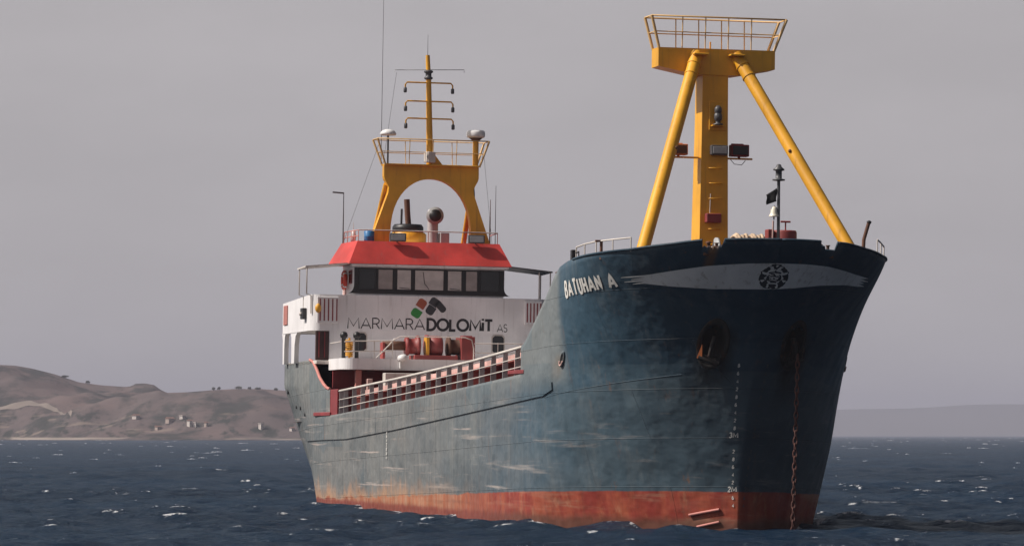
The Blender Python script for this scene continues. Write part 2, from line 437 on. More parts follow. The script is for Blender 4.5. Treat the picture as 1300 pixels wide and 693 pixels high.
# ------------------------------------------------------------------ hull paint
def hull_material():
    t = NT('weathered_hull_paint')
    sp = t.n('SeparateXYZ'); t.put(sp.inputs[0], t.tc.outputs['Object']); X, Y, Z = sp.outputs
    # fresh slate blue forward with shade painted in towards the stem, chalked grey aft
    n_big = t.noise((.09, .3, .28), 5, .6, loc=(4, 0, 2))
    chalk = t.rng(t.math('ADD', t.math('MULTIPLY', X, -.021), t.math('MULTIPLY', n_big, 1.1)), -.86, -.12)
    chalk = t.math('MULTIPLY', chalk, t.rng(X, 60.5, 51, .08, 1.0))
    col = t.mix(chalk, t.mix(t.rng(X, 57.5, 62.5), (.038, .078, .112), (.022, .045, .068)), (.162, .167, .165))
    col = t.mix(t.math('MULTIPLY', t.rng(X, 56.9, 56.1), t.rng(t.math('ADD', Z, t.math('MULTIPLY', n_big, .8)), 4.6, 5.4, 0, .75)), col, (.185, .198, .195))
    up = t.math('SUBTRACT', Z, t.math('MULTIPLY_ADD', X, .104, -1.47))
    col = t.mix(t.math('MULTIPLY', t.rng(up, .02, -.04), t.rng(X, 54.5, 57.5, 0, .30)), col, (.10, .125, .135))
    # repainted plates: soft-edged rectangular patches of darker or bluer paint
    br = t.n('TexVoronoi'); br.distance = 'CHEBYCHEV'; br.inputs['Scale'].default_value = 1.0
    mp = t.n('Mapping'); mp.inputs['Scale'].default_value = (.16, .02, .42); t.put(mp.inputs[0], t.tc.outputs['Object']); t.t.links.new(mp.outputs[0], br.inputs['Vector'])
    sepc = t.n('SeparateColor'); t.t.links.new(br.outputs['Color'], sepc.inputs[0])
    col = t.mix(t.rng(sepc.outputs[0], .45, .95, 0, .38), col, (.060, .105, .135))
    col = t.mix(t.rng(sepc.outputs[1], .6, 1.0, 0, .25), col, (.15, .175, .18))
    # vertical run marks
    st = t.noise((1.2, 1.2, .13), 7, .7, loc=(2, 5, 9))
    col = t.mix(t.math('MULTIPLY', t.rng(st, .47, .74, 0, .5), t.rng(X, 60, 40, .35, 1.0)), col, (.25, .245, .225))
    st2 = t.noise((2.6, 2.6, .16), 6, .68, loc=(21, 5, 9))
    col = t.mix(t.math('MULTIPLY', t.rng(st2, .50, .72, 0, .55), t.rng(X, 62, 44, .3, 1.0)), col, (.045, .06, .07))
    wide = t.noise((.12, .3, .22), 4, .6, loc=(41, 5, 2))
    col = t.mix(t.math('MULTIPLY', t.rng(wide, .50, .60, 0, .45), t.rng(X, 56, 48)), col, (.085, .105, .115))
    # long scrapes from fendering
    sc = t.noise((.07, .4, 2.2), 7, .66, loc=(8, 1, 3), dist=.35)
    scz = t.math('MULTIPLY', t.rng(Z, .3, 1.1), t.rng(Z, 4.6, 3.2))
    scm = t.math('MULTIPLY', t.math('MULTIPLY', t.rng(sc, .57, .70), scz), t.rng(X, 58, 44, .25, .7))
    col = t.mix(scm, col, (.46, .40, .36))
    sc2 = t.noise((.10, .5, 5.0), 5, .62, loc=(1, 9, 30))
    col = t.mix(t.math('MULTIPLY', t.rng(sc2, .63, .70), t.math('MULTIPLY', scz, t.rng(X, 57, 40, .1, .7))), col, (.5, .42, .38))
    # rust: spots, and drips that run down
    r1 = t.noise((.9, .9, .45), 9, .72, loc=(31, 2, 7))
    r2 = t.noise((3.4, 3.4, .3), 6, .66, loc=(5, 15, 2))
    col = t.mix(t.rng(r1, .63, .72, 0, .75), col, (.17, .085, .045))
    col = t.mix(t.math('MULTIPLY', t.rng(r2, .60, .74, 0, .7), t.rng(X, 60, 30, .35, 1.0)), col, (.22, .11, .06))
    # streaks of rust under the anchor pockets, the notch and other fittings (brown deposits on the plate)
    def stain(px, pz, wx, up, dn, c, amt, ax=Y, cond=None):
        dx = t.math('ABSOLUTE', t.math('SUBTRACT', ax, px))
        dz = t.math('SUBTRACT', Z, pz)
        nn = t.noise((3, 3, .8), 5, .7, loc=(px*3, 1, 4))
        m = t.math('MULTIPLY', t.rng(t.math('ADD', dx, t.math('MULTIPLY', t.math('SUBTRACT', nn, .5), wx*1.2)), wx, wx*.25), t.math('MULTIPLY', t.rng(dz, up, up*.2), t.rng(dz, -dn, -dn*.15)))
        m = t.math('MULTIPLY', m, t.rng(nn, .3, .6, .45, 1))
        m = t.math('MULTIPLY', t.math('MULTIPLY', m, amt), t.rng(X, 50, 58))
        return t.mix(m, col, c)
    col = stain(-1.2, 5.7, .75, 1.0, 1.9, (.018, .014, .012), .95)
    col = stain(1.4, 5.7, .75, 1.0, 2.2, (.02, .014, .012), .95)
    col = stain(-2.0, 8.75, .22, .3, 1.2, (.16, .08, .035), .8)
    col = stain(-4.85, 5.3, .10, .4, .8, (.20, .16, .12), .55)
    # boot-topping
    nb = t.noise((.5, .5, .5), 6, .65, loc=(9, 9, 1))
    zl = t.math('ADD', t.math('MULTIPLY_ADD', X, .0186, .06), t.math('MULTIPLY', t.math('SUBTRACT', nb, .5), t.rng(X, 20, 48, .75, .14)))
    red = t.mix(t.rng(t.noise((1.4, 1.4, .35), 6, .66), .35, .7), (.23, .036, .026), (.34, .085, .045))
    red = t.mix(t.rng(t.noise((1.1, 1.1, .8), 6, .66, loc=(7, 7, 2)), .55, .72, 0, .65), red, (.42, .22, .13))
    red = t.mix(t.rng(t.noise((4, 4, .35), 5, .66, loc=(17, 7, 2)), .52, .72, 0, .6), red, (.17, .055, .035))
    # aft the old red has faded to orange rust above a darker wet band
    aft = t.rng(X, 50, 32)
    upr = t.math('SUBTRACT', zl, Z)
    red = t.mix(t.math('MULTIPLY', aft, t.rng(t.math('ADD', Z, t.math('MULTIPLY', nb, -.25)), .0, .16, .1, .8)), red, t.mix(t.rng(st, .4, .62), (.40, .15, .07), (.40, .25, .16)))
    band = t.noise((.05, .3, 1.6), 5, .6, loc=(3, 3, 17)); red = t.mix(t.rng(band, .52, .66, 0, .55), red, (.40, .24, .16)); red = t.mix(t.rng(band, .45, .34, 0, .3), red, (.13, .045, .032))
    wet = t.rng(t.math('ADD', Z, t.math('MULTIPLY', t.math('SUBTRACT', st, .5), .5)), .42, .05, 0, .8)
    red = t.mix(wet, red, (.17, .048, .036))
    weed = t.math('MULTIPLY', t.rng(t.math('ADD', Z, t.math('MULTIPLY', t.math('SUBTRACT', nb, .5), -.6)), .46, .08), t.rng(X, 40, 54))
    red = t.mix(t.math('MULTIPLY', weed, .55), red, (.055, .042, .026))
    bm = t.rng(upr, -.02, .03)
    # orange bleed above the line
    bleed = t.math('MULTIPLY', t.rng(t.math('ADD', upr, t.math('MULTIPLY', t.math('SUBTRACT', t.math('ADD', t.math('MULTIPLY', st, .4), t.math('MULTIPLY', nb, .6)), .47), 2.6)), -.6, .2), t.rng(X, 46, 24, 0, .7))
    col = t.mix(bleed, col, (.44, .24, .13))
    col = t.mix(bm, col, red)
    cx = t.n('CombineXYZ'); t.put(cx.inputs[0], X); t.put(cx.inputs[1], t.math('MULTIPLY_ADD', X, -.022, Z))
    bk = t.n('TexBrick'); bk.offset = .5; bk.inputs['Scale'].default_value = 1.0; bk.inputs['Brick Width'].default_value = 5.4; bk.inputs['Row Height'].default_value = 1.55
    bk.inputs['Mortar Size'].default_value = .016; bk.inputs['Mortar Smooth'].default_value = .6; t.t.links.new(cx.outputs[0], bk.inputs['Vector'])
    seam = bk.outputs['Fac']
    col = t.mix(t.math('MULTIPLY', seam, .10), col, (.06, .06, .06))
    # plate bump: sagging plates between frames, dents, welded seams
    wv = t.n('TexWave'); wv.wave_type = 'BANDS'; wv.bands_direction = 'X'; wv.inputs['Scale'].default_value = .42
    wv.inputs['Distortion'].default_value = .6; wv.inputs['Detail'].default_value = 1.0
    t.put(wv.inputs['Vector'], t.tc.outputs['Object'])
    dent = t.noise((.55, .55, .7), 3, .5, loc=(3, 3, 3))
    d2 = t.noise((2.2, 2.2, 2.2), 4, .5)
    h = t.math('ADD', t.math('MULTIPLY_ADD', seam, .2, t.math('MULTIPLY', wv.outputs['Fac'], .22)), t.math('ADD', t.math('MULTIPLY', dent, 2.2), t.math('MULTIPLY', d2, .10)))
    t.bump(h, .8, .11)
    return t.fin(col, t.rng(n_big, .3, .7, .45, .65), spec=.2)
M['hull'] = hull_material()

# ================================================================== sea
def sea_sheet():
    a = np.arange(-38, 38.001, .23)
    g = [38.]
    while g[-1] < 19000: g.append(g[-1] + .23 + .034*(g[-1]-38))
    g = np.array(g[1:]); xs = np.r_[-g[::-1], a, g]
    ys = [-260., -160., -90., -40., 0., 30., 50., 64., 74., 82., 88., 93.]
    y = 97.
    while y < 19000:
        ys.append(y); y += .27 if y < 205 else .27 + .0040*(y-205)
    ys = np.array(ys)
    X0, Y0 = np.meshgrid(xs, ys)
    dx = np.gradient(xs)[None, :] + 0*X0; dy = np.gradient(ys)[:, None] + 0*X0
    rg = np.random.default_rng(3)
    Z = np.zeros_like(X0); DX = np.zeros_like(X0); DY = np.zeros_like(X0); J = np.zeros_like(X0)
    NW = 76
    lam = np.exp(np.linspace(math.log(.7), math.log(9.), NW)) * rg.uniform(.95, 1.05, NW)
    amp_ = np.where(lam < 3.6, lam**.85, 3.6**.85*(3.6/lam)**.6)
    amp_ *= .105 / math.sqrt(float((amp_**2).sum())/2)
    th = rg.normal(0, .48, NW) + R(80)
    jstd = math.sqrt(float(((amp_*2*math.pi/lam*.85)**2).sum())/2)
    gust = np.zeros_like(X0)
    for _ in range(9):
        l = rg.uniform(18, 90); a_ = rg.uniform(0, 6.28); gust += np.sin((X0*math.cos(a_)*.5 + Y0*math.sin(a_))*6.28/l + rg.uniform(0, 6.28))
    gust = 1 + .22*gust/3
    for l, t_, amp in zip(lam, th, amp_):
        k = 2*math.pi/l; kx, ky = k*math.cos(t_), k*math.sin(t_); ph = rg.uniform(0, 6.28)
        fade = np.clip((l/np.maximum(dx*abs(math.cos(t_))*1.2, dy*abs(math.sin(t_))) - 2.2)/2., 0, 1)
        if not fade.any(): continue
        p = kx*X0 + ky*Y0 + ph; sn, cs = np.sin(p), np.cos(p); A = amp*fade; q = .85
        Z += A*sn
        DX += A*q*math.cos(t_)*cs; DY += A*q*math.sin(t_)*cs; J += A*k*q*sn
    Z *= gust
    # foam where crests are about to break
    zc = Z/.088
    brk = np.clip((J*gust/jstd - 2.0)/.9, 0, 1) * np.clip((zc-.7)/.8, 0, 1)
    loc = np.array(SHIP_M.inverted())
    lx = loc[0, 0]*X0 + loc[0, 1]*Y0 + loc[0, 3]; ly = loc[1, 0]*X0 + loc[1, 1]*Y0 + loc[1, 3]
    dd = np.abs(ly) - hb(lx, 0.0); dd = np.where((lx < -.6) | (lx > 61.6), 9, dd)
    brk = np.maximum(brk, np.clip(1-dd/.55, 0, 1)*(dd > -.4)*.8)
    n = X0.size; V = np.stack([X0+DX, Y0+DY, Z-.10], -1).reshape(-1, 3).astype(np.float32)
    r, c = X0.shape
    i = np.arange(n).reshape(r, c); F = np.stack([i[:-1, :-1], i[:-1, 1:], i[1:, 1:], i[1:, :-1]], -1).reshape(-1, 4)
    me = bpy.data.meshes.new('sea_water')
    me.vertices.add(n); me.vertices.foreach_set('co', V.ravel())
    me.loops.add(F.size); me.loops.foreach_set('vertex_index', F.ravel().astype(np.int32))
    me.polygons.add(len(F)); me.polygons.foreach_set('loop_start', np.arange(0, F.size, 4, dtype=np.int32))
    me.polygons.foreach_set('use_smooth', np.ones(len(F), bool))
    me.update(calc_edges=True)
    at = me.attributes.new('foam', 'FLOAT', 'POINT'); at.data.foreach_set('value', brk.ravel().astype(np.float32))
    t = NT('sea_water')
    pos = t.tc.outputs['Object']
    f = t.n('Attribute'); f.attribute_name = 'foam'
    n1 = t.noise((1.0, 1.6, 1.0), 6, .75, sc=1.9)
    foam = t.rng(t.math('MULTIPLY', f.outputs['Fac'], t.rng(n1, .44, .66)), .14, .5)
    # scattered wind-blown caps on the open water
    n2 = t.noise((.30, .40, .3), 3, .55, loc=(5, 3, 0)); n3 = t.noise((1.6, .9, 1), 5, .7, loc=(1, 8, 2))
    caps = t.math('MULTIPLY', t.rng(n2, .655, .69), t.rng(n3, .42, .60))
    sp = t.n('SeparateXYZ'); t.put(sp.inputs[0], pos)
    caps = t.math('MULTIPLY', caps, t.rng(sp.outputs['Z'], .03, .13))
    foam = t.math('MAXIMUM', foam, t.math('MULTIPLY', caps, t.rng(sp.outputs['Y'], 150, 600, .35, 1.0)))
    tone = t.noise((.05, .02, .05), 3, .5)
    col = t.mix(t.rng(tone, .35, .65), (.0012, .0112, .029), (.0028, .017, .041))
    col = t.mix(foam, col, (.62, .62, .63))
    b1 = t.noise((1.5, 2.6, 1.5), 6, .66, sc=1.6, dist=.3)
    b2 = t.noise((.5, 1.1, .5), 4, .6, sc=1.0, loc=(3, 3, 3))
    bp = t.bump(t.math('ADD', b1, t.math('MULTIPLY', b2, 1.8)), 1.0, .22)
    # a wind-roughened sea never mirrors fully at grazing angles: its facets shade and mask one another
    fr = t.n('Fresnel'); fr.inputs['IOR'].default_value = 1.33; t.t.links.new(bp.outputs[0], fr.inputs['Normal'])
    refl = t.math('DIVIDE', fr.outputs[0], t.math('MULTIPLY_ADD', fr.outputs[0], 1.15, 1.0))
    refl = t.math('MULTIPLY', refl, t.rng(foam, 0, .5, 1, .1))
    gl = t.n('BsdfGlossy'); gl.inputs['Roughness'].default_value = .16; gl.inputs['Color'].default_value = (.84, .94, 1, 1); t.t.links.new(bp.outputs[0], gl.inputs['Normal'])
    mx = t.n('MixShader'); t.t.links.new(refl, mx.inputs[0]); t.t.links.new(t.b.outputs[0], mx.inputs[1]); t.t.links.new(gl.outputs[0], mx.inputs[2])
    t.t.links.new(mx.outputs[0], t.out.inputs[0])
    me.materials.append(t.fin(col, .9, spec=0.0))
    o = bpy.data.objects.new('sea_water', me); COL.objects.link(o)
    return tag(o, 'choppy dark blue sea with small whitecaps', 'sea', kind='structure')
sea_sheet()
# breaking crests farther out
rgc = random.Random(21)
m = MB()
for _ in range(520):
    y = 260*math.exp(rgc.random()**.8*3.0); x = y*rgc.uniform(-.21, .21)
    if -40 < x < 30 and y < 300: continue
    L = rgc.choice((.3, .4, .5, .7, 1.0))*(1+y/1600); H = rgc.uniform(.07, .21)*(1+y/2600); W = rgc.uniform(.3, .6)
    V = []; sk = rgc.uniform(-.25, .25); ph = rgc.uniform(0, 6)
    for i in range(13):
        u = i/6-1; e = max(0, 1-abs(u)**1.6)*(.72+.28*math.sin(u*9+ph)*math.cos(u*17+ph*2))
        for (v, hh) in ((-1, -.16), (-.45, .45), (0, 1), (.5, .4), (1.2, -.16)):
            V.append((x+u*L, y+sk*u*L+v*W*max(.25, e)+.15*math.sin(u*5+ph), -.13+H*e*max(hh, 0)-(.14 if hh < 0 else 0)))
    m.add(V, [(i*5+j, (i+1)*5+j, (i+1)*5+j+1, i*5+j+1) for i in range(12) for j in range(4)], True)
t = NT('sea_foam'); nf = t.noise((2.5, 2.5, 2.5), 4)
big = t.noise((.15, .02, .1), 2, loc=(3, 1, 0)); t.fin(t.mix(t.math('MULTIPLY', t.rng(nf, .38, .64), t.rng(big, .3, .7, .35, 1.0)), (.06, .08, .12), (.56, .57, .60)), .8)
tag(m.build('whitecaps', t.m), 'white breaking crests scattered over the open sea', 'foam', kind='stuff')

# ================================================================== hills, shore, houses
F_ = 5640.
def ridge_profile(pxs, pys, ydist):
    X = [(p-650)/F_*ydist for p in pxs]; H = [3+(552-q)/F_*ydist for q in pys]
    return np.array(X), np.array(H)
ISL_Y0, ISL_Y1 = 2750., 3350.
_rx, _rh = ridge_profile([-900, -700, -480, -300, -100, 0, 20, 40, 70, 100, 115, 130, 160, 167, 172, 184, 196, 203, 212, 240, 270, 300, 330, 360, 400, 450, 520, 590, 650, 700],
                         [553, 520, 492, 470, 459, 463, 464, 467.5, 475, 485, 487, 489, 491, 490, 487, 486.5, 488.5, 494, 498.5, 497.5, 495, 493.5, 493.5, 495.5, 499, 505, 517, 531, 543, 553], ISL_Y1)
_rg = np.random.default_rng(11)
_oct = [(l, _rg.uniform(0, 6.28), _rg.uniform(0, 6.28)) for l in (420, 260, 170, 110, 70, 44, 27, 17) for _ in range(3)]
def isl_h(x, y):
    u = np.clip((y-ISL_Y0)/(ISL_Y1-ISL_Y0), -0.1, 3)
    hr = np.maximum(np.interp(x*ISL_Y1/np.maximum(y, 2000), _rx, _rh), 0)
    nz = sum(l*.030*np.sin(x*6.283/l*math.cos(a)+y*6.283/l*math.sin(a)+b) for l, a, b in _oct)
    base = np.where(u < 1, np.clip(u, 0, 1)**1.25*(.78+.22*np.clip(u, 0, 1)), 1/(1+((u-1)*1.2)**2))
    w = np.clip(u*4, 0, 1)*np.clip((1-u)*3.2, 0, 1)*np.clip(hr/12, 0, 1)
    small = np.clip(u*8, 0, 1)*np.clip(hr/12, 0, 1)
    h = hr*base + nz*.42*w + small*.25*np.sin(x*.31+np.sin(y*.11)*2)*np.sin(x*.13+1.7)
    hr = hr*np.where(u < 1, np.clip(y/ISL_Y1, 0, 1)*.985, 1)
    return np.where(u < 0, -1.2+u*2, np.minimum(h+.4*np.clip(u*20, 0, 1)-1.2*(1-np.clip(u*20, 0, 1)), hr*1.0))
def grid_mesh(name, xs, ys, hf, mat, label, cat):
    X, Y = np.meshgrid(xs, ys); Z = hf(X, Y); r, c = X.shape
    i = np.arange(r*c).reshape(r, c); F = np.stack([i[:-1, :-1], i[:-1, 1:], i[1:, 1:], i[1:, :-1]], -1).reshape(-1, 4)
    me = bpy.data.meshes.new(name); me.from_pydata(np.stack([X, Y, Z], -1).reshape(-1, 3).tolist(), [], F.tolist())
    me.polygons.foreach_set('use_smooth', [True]*len(F)); me.materials.append(mat)
    o = bpy.data.objects.new(name, me); COL.objects.link(o)
    return tag(o, label, cat, kind='structure')
def hill_material():
    t = NT('dry_hillside')
    n1 = t.noise((.006, .004, .02), 6, .6); n2 = t.noise((.03, .02, .05), 6, .65, loc=(4, 4, 4)); n3 = t.noise((.09, .03, .1), 5, .65, loc=(8, 2, 4))
    sp = t.n('SeparateXYZ'); t.put(sp.inputs[0], t.tc.outputs['Object'])
    col = t.mix(t.rng(n1, .35, .65), (.092, .076, .074), (.140, .102, .094))
    col = t.mix(t.rng(n2, .46, .62, 0, .9), col, (.034, .036, .032))
    col = t.mix(t.math('MULTIPLY', t.rng(n3, .50, .62, 0, .95), t.rng(sp.outputs['Z'], 30, 12)), col, (.03, .034, .028))
    n4 = t.noise((.22, .12, .2), 3, .6, loc=(2, 9, 4)); col = t.mix(t.math('MULTIPLY', t.rng(n4, .56, .66, 0, .7), t.rng(n2, .40, .55)), col, (.035, .037, .032))
    col = t.mix(t.math('MULTIPLY', t.rng(t.noise((.02, .05, .2), 4, .6, loc=(1, 2, 9)), .57, .66, 0, .8), t.rng(sp.outputs['Z'], 26, 10)), col, (.19, .15, .125))
    col = t.mix(t.math('MULTIPLY', t.rng(sp.outputs['Z'], 1.9, .9), t.rng(t.noise((.012, .012, .1), 3), .42, .55)), col, (.27, .23, .20))
    return t.fin(col, .95, spec=.1)
grid_mesh('island_hills', np.linspace(-960, 60, 511), np.r_[np.linspace(ISL_Y0-20, ISL_Y1, 75), np.linspace(ISL_Y1+12, ISL_Y1+700, 30)], isl_h, hill_material(),
          'dry brown headland with low hills across the water', 'hills')
def far_material():
    t = NT('far_ridge'); n = t.noise((.002, .002, .01), 4)
    return t.fin(t.mix(n, (.10, .10, .105), (.135, .132, .13)), .95, spec=.1)
_fx, _fh = ridge_profile([-1500, -600, 100, 600, 900, 1040, 1100, 1150, 1190, 1230, 1270, 1300, 1400, 1700, 2200, 2700], [553, 541, 528, 531, 525, 521, 519, 518, 516, 513.5, 513, 513, 515, 522, 540, 553], 14000.)
def far_h(x, y):
    u = (y-13100)/900.; hr = np.maximum(np.interp(x, _fx, _fh), 0)
    return np.where(u < 1, hr*np.clip(u, 0, 1)**.8, hr*(1-.5*np.clip(u-1, 0, 1)))*(1+.03*np.sin(x*.0076)*np.sin(x*.0024)) - 1.5*(u < .02)
grid_mesh('far_hills', np.linspace(-5500, 5300, 241), np.linspace(13080, 14900, 21), far_h, far_material(), 'faint hazy ridge on the far horizon', 'hills')

def on_hill(px, py):
    """the hillside point that lies on a bearing and elevation from the shore-facing side"""
    for y in np.linspace(ISL_Y0+4, ISL_Y1+20, 800):
        x = (px-650)/F_*y
        if 3+(552-py)/F_*y <= float(isl_h(np.array(x), np.array(y))): return x, float(y), float(isl_h(np.array(x), np.array(y)))
    y = ISL_Y1; x = (px-650)/F_*y
    return x, y, float(isl_h(np.array(x), np.array(y)))
# the dirt track that climbs over the headland
def track(pts, w, name, label):
    P = [on_hill(*p) for p in pts]
    xs, ys = [], []
    for a, b in zip(P, P[1:]):
        for i in range(12): xs.append(a[0]+(b[0]-a[0])*i/12); ys.append(a[1]+(b[1]-a[1])*i/12)
    mb = MB(); V = []
    for x, y in zip(xs, ys):
        for s in (-1, 1):
            yy = y+s*w; V.append((x, yy, float(isl_h(np.array(x), np.array(yy)))+.35))
    mb.add(V, [(2*i, 2*i+2, 2*i+3, 2*i+1) for i in range(len(xs)-1)])
    t = NT('pale_track'); t.fin((.20, .165, .14), .95)
    return tag(mb.build(name, t.m), label, 'path', kind='structure')
track([(-60, 524), (0, 519.5), (20, 515.5), (38, 512), (52, 514), (72, 521.5), (93, 528.5)], 4.5, 'dirt_path', 'pale dirt track climbing over the headland')

def house(px, py, w, h, d, wall, roof, label, gable=True):
    x, y, z = on_hill(px, py); z -= .6; w, h, d = w*.72, h*.72, d*.72
    r = empty('house', Matrix.Translation((x, y, z)) @ Matrix.Rotation(R(38+(px % 5)*5), 4, 'Z'))
    tag(r, label, 'house', 'houses along the far shore')
    m = MB().box(-w/2, w/2, -d/2, d/2, 0, h+.6)
    m.build('wall', wall, r)
    if gable:
        o = MB().prism([(-d/2-.4, h+.6), (d/2+.4, h+.6), (0, h+.6+d*.28)], -w/2-.4, w/2+.4, 'x').build('roof', roof, r)
    else:
        o = MB().box(-w/2-.3, w/2+.3, -d/2-.3, d/2+.3, h+.61, h+.95).build('roof', roof, r)
    k = max(2, int(w/3))
    for i in range(k):
        cx = -w/2 + w*(i+.5)/k
        MB().box(cx-.25, cx+.25, -d/2-.08, -d/2+.05, h*.45+.3, h*.45+.9).build('window', 'darkgrey', r)
    return r
house(173, 531, 5.5, 2.6, 5, 'house', 'tile', 'small white house alone on the slope left of the hamlet')
house(216, 536.5, 6.5, 3.6, 5, 'housetan', 'tile', 'pale tan house above the shore at the hamlet edge')
house(232, 531, 4.0, 2.2, 4, 'house', 'house', 'flat white hut highest in the hamlet', False)
house(241, 541, 3.2, 4.6, 4, 'house', 'tile', 'tall narrow white house in the middle of the hamlet')
house(248, 541, 2.0, 3.2, 3, 'house', 'house', 'tiny white hut beside the tall narrow house', False)
house(262, 541.5, 2.4, 3.6, 3, 'housetan', 'tile', 'thin tan house just right of the tiny hut')
house(201, 545, 4.6, 2.4, 4, 'housetan', 'tile', 'low tan house down by the beach below the hamlet')
house(331.5, 545, 3.0, 4.6, 3.4, 'house', 'house', 'bright white block house on the beach left of the ship', False)
house(371, 547, 3.6, 2.6, 3.4, 'house', 'tile', 'white house half hidden by the stern of the ship')

def tree(px, py, w, h, label, seed):
    x, y, z = on_hill(px, py); y = ISL_Y1-6; x = (px-650)/F_*y; z = float(isl_h(np.array(x), np.array(y)))-.3
    r = empty('tree', Matrix.Translation((x, y, z))); tag(r, label, 'tree', 'trees on the ridge')
    rg = random.Random(seed)
    MB().tube([(0, 0, 0), (.05, 0, h*.3), (.0, .05, h*.7)], .16, 6, r2=.06).build('trunk', 'bark', r)
    m = MB()
    for i in range(120):
        a, b = rg.uniform(0, 6.28), rg.uniform(-.6, 1.0); q = rg.random()**.5
        lob = .75+.35*math.sin(a*3+seed)
        c = (w/2*q*math.cos(a)*math.cos(b)*lob, w/2*q*math.sin(a)*math.cos(b)*lob, h*.62+h*.38*q*math.sin(b))
        s = rg.uniform(.25, .5); n = Vector((rg.gauss(0, 1), rg.gauss(0, 1), rg.gauss(0, 1))).normalized(); u = n.orthogonal()*s; v = n.cross(u.normalized())*s
        m.add([Vector(c)-u-v, Vector(c)+u-v*.6, Vector(c)+u*.7+v, Vector(c)-u*.8+v*.8], [(0, 1, 2, 3)])
    m.build('crown', 'leaf', r)
    return r
tree(111, 487, 3.4, 2.8, 'lone round bush on the left slope of the ridge', 1)
tree(82, 478, 6.5, 2.6, 'broad low scrub tree highest on the left ridge', 2)
tree(271, 495, 2.6, 3.0, 'slim dark tree, first of the row on the right ridge', 3)
tree(278, 495, 2.4, 2.9, 'slim dark tree, second of the row on the right ridge', 4)
tree(303, 494, 6.0, 2.7, 'widest tree of the row on the right ridge', 5)
tree(317, 494, 2.6, 2.2, 'small tree just right of the widest ridge tree', 6)
tree(327, 494, 4.2, 1.9, 'low spreading tree before the gap on the right ridge', 7)
tree(350, 495, 3.0, 2.0, 'last small tree of the ridge beside the ship stern', 8)

# ================================================================== the ship
ship = empty('cargo_ship', SHIP_M)
tag(ship, 'weathered blue coastal cargo ship at anchor with white wheelhouse and yellow masts', 'ship')

# ---- hull plating
def build_hull():
    sig = [0.0]
    while sig[-1] < 72.2:
        a = sig[-1]; sig.append(a + (.05 if a < 3 else .09 if a < 9 else .13 if a < 21 else .34))
    # extra columns at the vertical ends of the bulwarks
    def s_at(x):
        lo, hi = 0, 75
        for _ in range(50):
            mid = (lo+hi)/2
            if hull_x(mid, 5.0) > x: lo = mid
            else: hi = mid
        return lo
    for x in (50.67, 11.89): sig += [s_at(x)-.012, s_at(x)+.012]
    sig = sorted(k for k in sig if hull_x(k, 6) > -.35)
    cols = [-k for k in sig[:0:-1]] + sig
    NR = 54; V = []; F = []
    for s in cols:
        zt = ztop(s)
        for r in range(NR):
            z = -2 + (zt+2)*(r/(NR-1)); V.append(hp(s, z, 0.0, False))
    n = len(cols)
    def pocket(c):
        for sc in (-1.45, 1.45):
            if ((c[0]-sc)/.42)**2 + ((c[1]-5.85)/.62)**2 < 1: return True
        return False
    for i in range(n-1):
        for r in range(NR-1):
            zc = V[i*NR+r][2]*.5 + V[(i+1)*NR+r+1][2]*.5
            if abs(cols[i]) < 2.5 and pocket(((cols[i]+cols[i+1])/2, zc)): continue
            F.append((i*NR+r, (i+1)*NR+r, (i+1)*NR+r+1, i*NR+r+1))
    mb = MB(); mb.add(V, F, True)
    # transom
    a = [V[r] for r in range(NR)]; b = [V[(n-1)*NR+r] for r in range(NR)]
    mb.add(a+b, [(r, r+1, NR+r+1, NR+r) for r in range(NR-1)])
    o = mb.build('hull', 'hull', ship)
    so = o.modifiers.new('plate', 'SOLIDIFY'); so.thickness = .06; so.offset = -1
    return o
hull = build_hull()

# sheer strake: doubled plate along the gunwale
def wall_n(p0, p1):
    d = Vector(p1)-Vector(p0); n = d.cross(Vector((0, 0, 1))).normalized(); return n
def sheer_strake(sd):
    m = MB()
    xs = np.r_[np.linspace(4.3, 54.3, 140), [54.7, 55.0, 55.25]]
    A, B, T = [], [], []
    for x in xs:
        lo = np.interp(x, [4.3, 16.4, 27, 42.6, 54.4], [2.66, 2.76, 3.11, 3.74, 4.22]); hi = np.interp(x, [4.3, 11.9, 14.7, 27, 36.6, 42.5, 50.6, 54.3], [3.55, 3.66, 3.74, 4.12, 4.42, 4.62, 4.86, 4.97])
        if x > 54.3: k = (x-54.3)/.95; lo += .2*k; hi -= .3*k
        A.append((x, sd*(float(hb(x, lo))+.055), lo)); B.append((x, sd*(float(hb(x, hi))+.055), hi)); T.append((0, -sd*.06, 0))
    m.strip(A, B, T)
    return m.build('sheer_strake', 'hull', hull)
sheer_strake(-1); sheer_strake(1)
def half_round(pts, r, name, mat, parent, label=None):
    return MB().tube(pts, r, 8).build(name, mat, parent, label)
half_round([hp(-1.74+1.1*i/8, .42+.2*i/8, .05) for i in range(9)], .045, 'rubbing_bar', 'pinkred', hull, 'upper slanted bar on the red bow')
half_round([hp(-1.44+.81*i/8, .05+.17*i/8, .05) for i in range(9)], .04, 'rubbing_bar', 'pinkred', hull, 'lower slanted bar on the red bow')
# a welded knuckle bar forward of the strake
half_round([hp(s, z, .0) for s, z in zip(np.linspace(-9.6, -2.4, 40), np.linspace(4.16, 4.9, 40))], .011, 'weld_seam', 'hull', hull)
# bulwark capping
def cap_rail(s0, s1, n, name):
    m = MB(); A = []
    for s in np.linspace(s0, s1, n):
        p = hp(s, ztop(s, False)-.01, 0.0, False); A.append(p)
    m.tube(A, .035, 6)
    return m.build(name, 'hull', hull)
cap_rail(-9.6, -2.5, 60, 'bulwark_cap'); cap_rail(-1.78, 1.34, 40, 'bulwark_cap'); cap_rail(2.08, 9.6, 60, 'bulwark_cap')
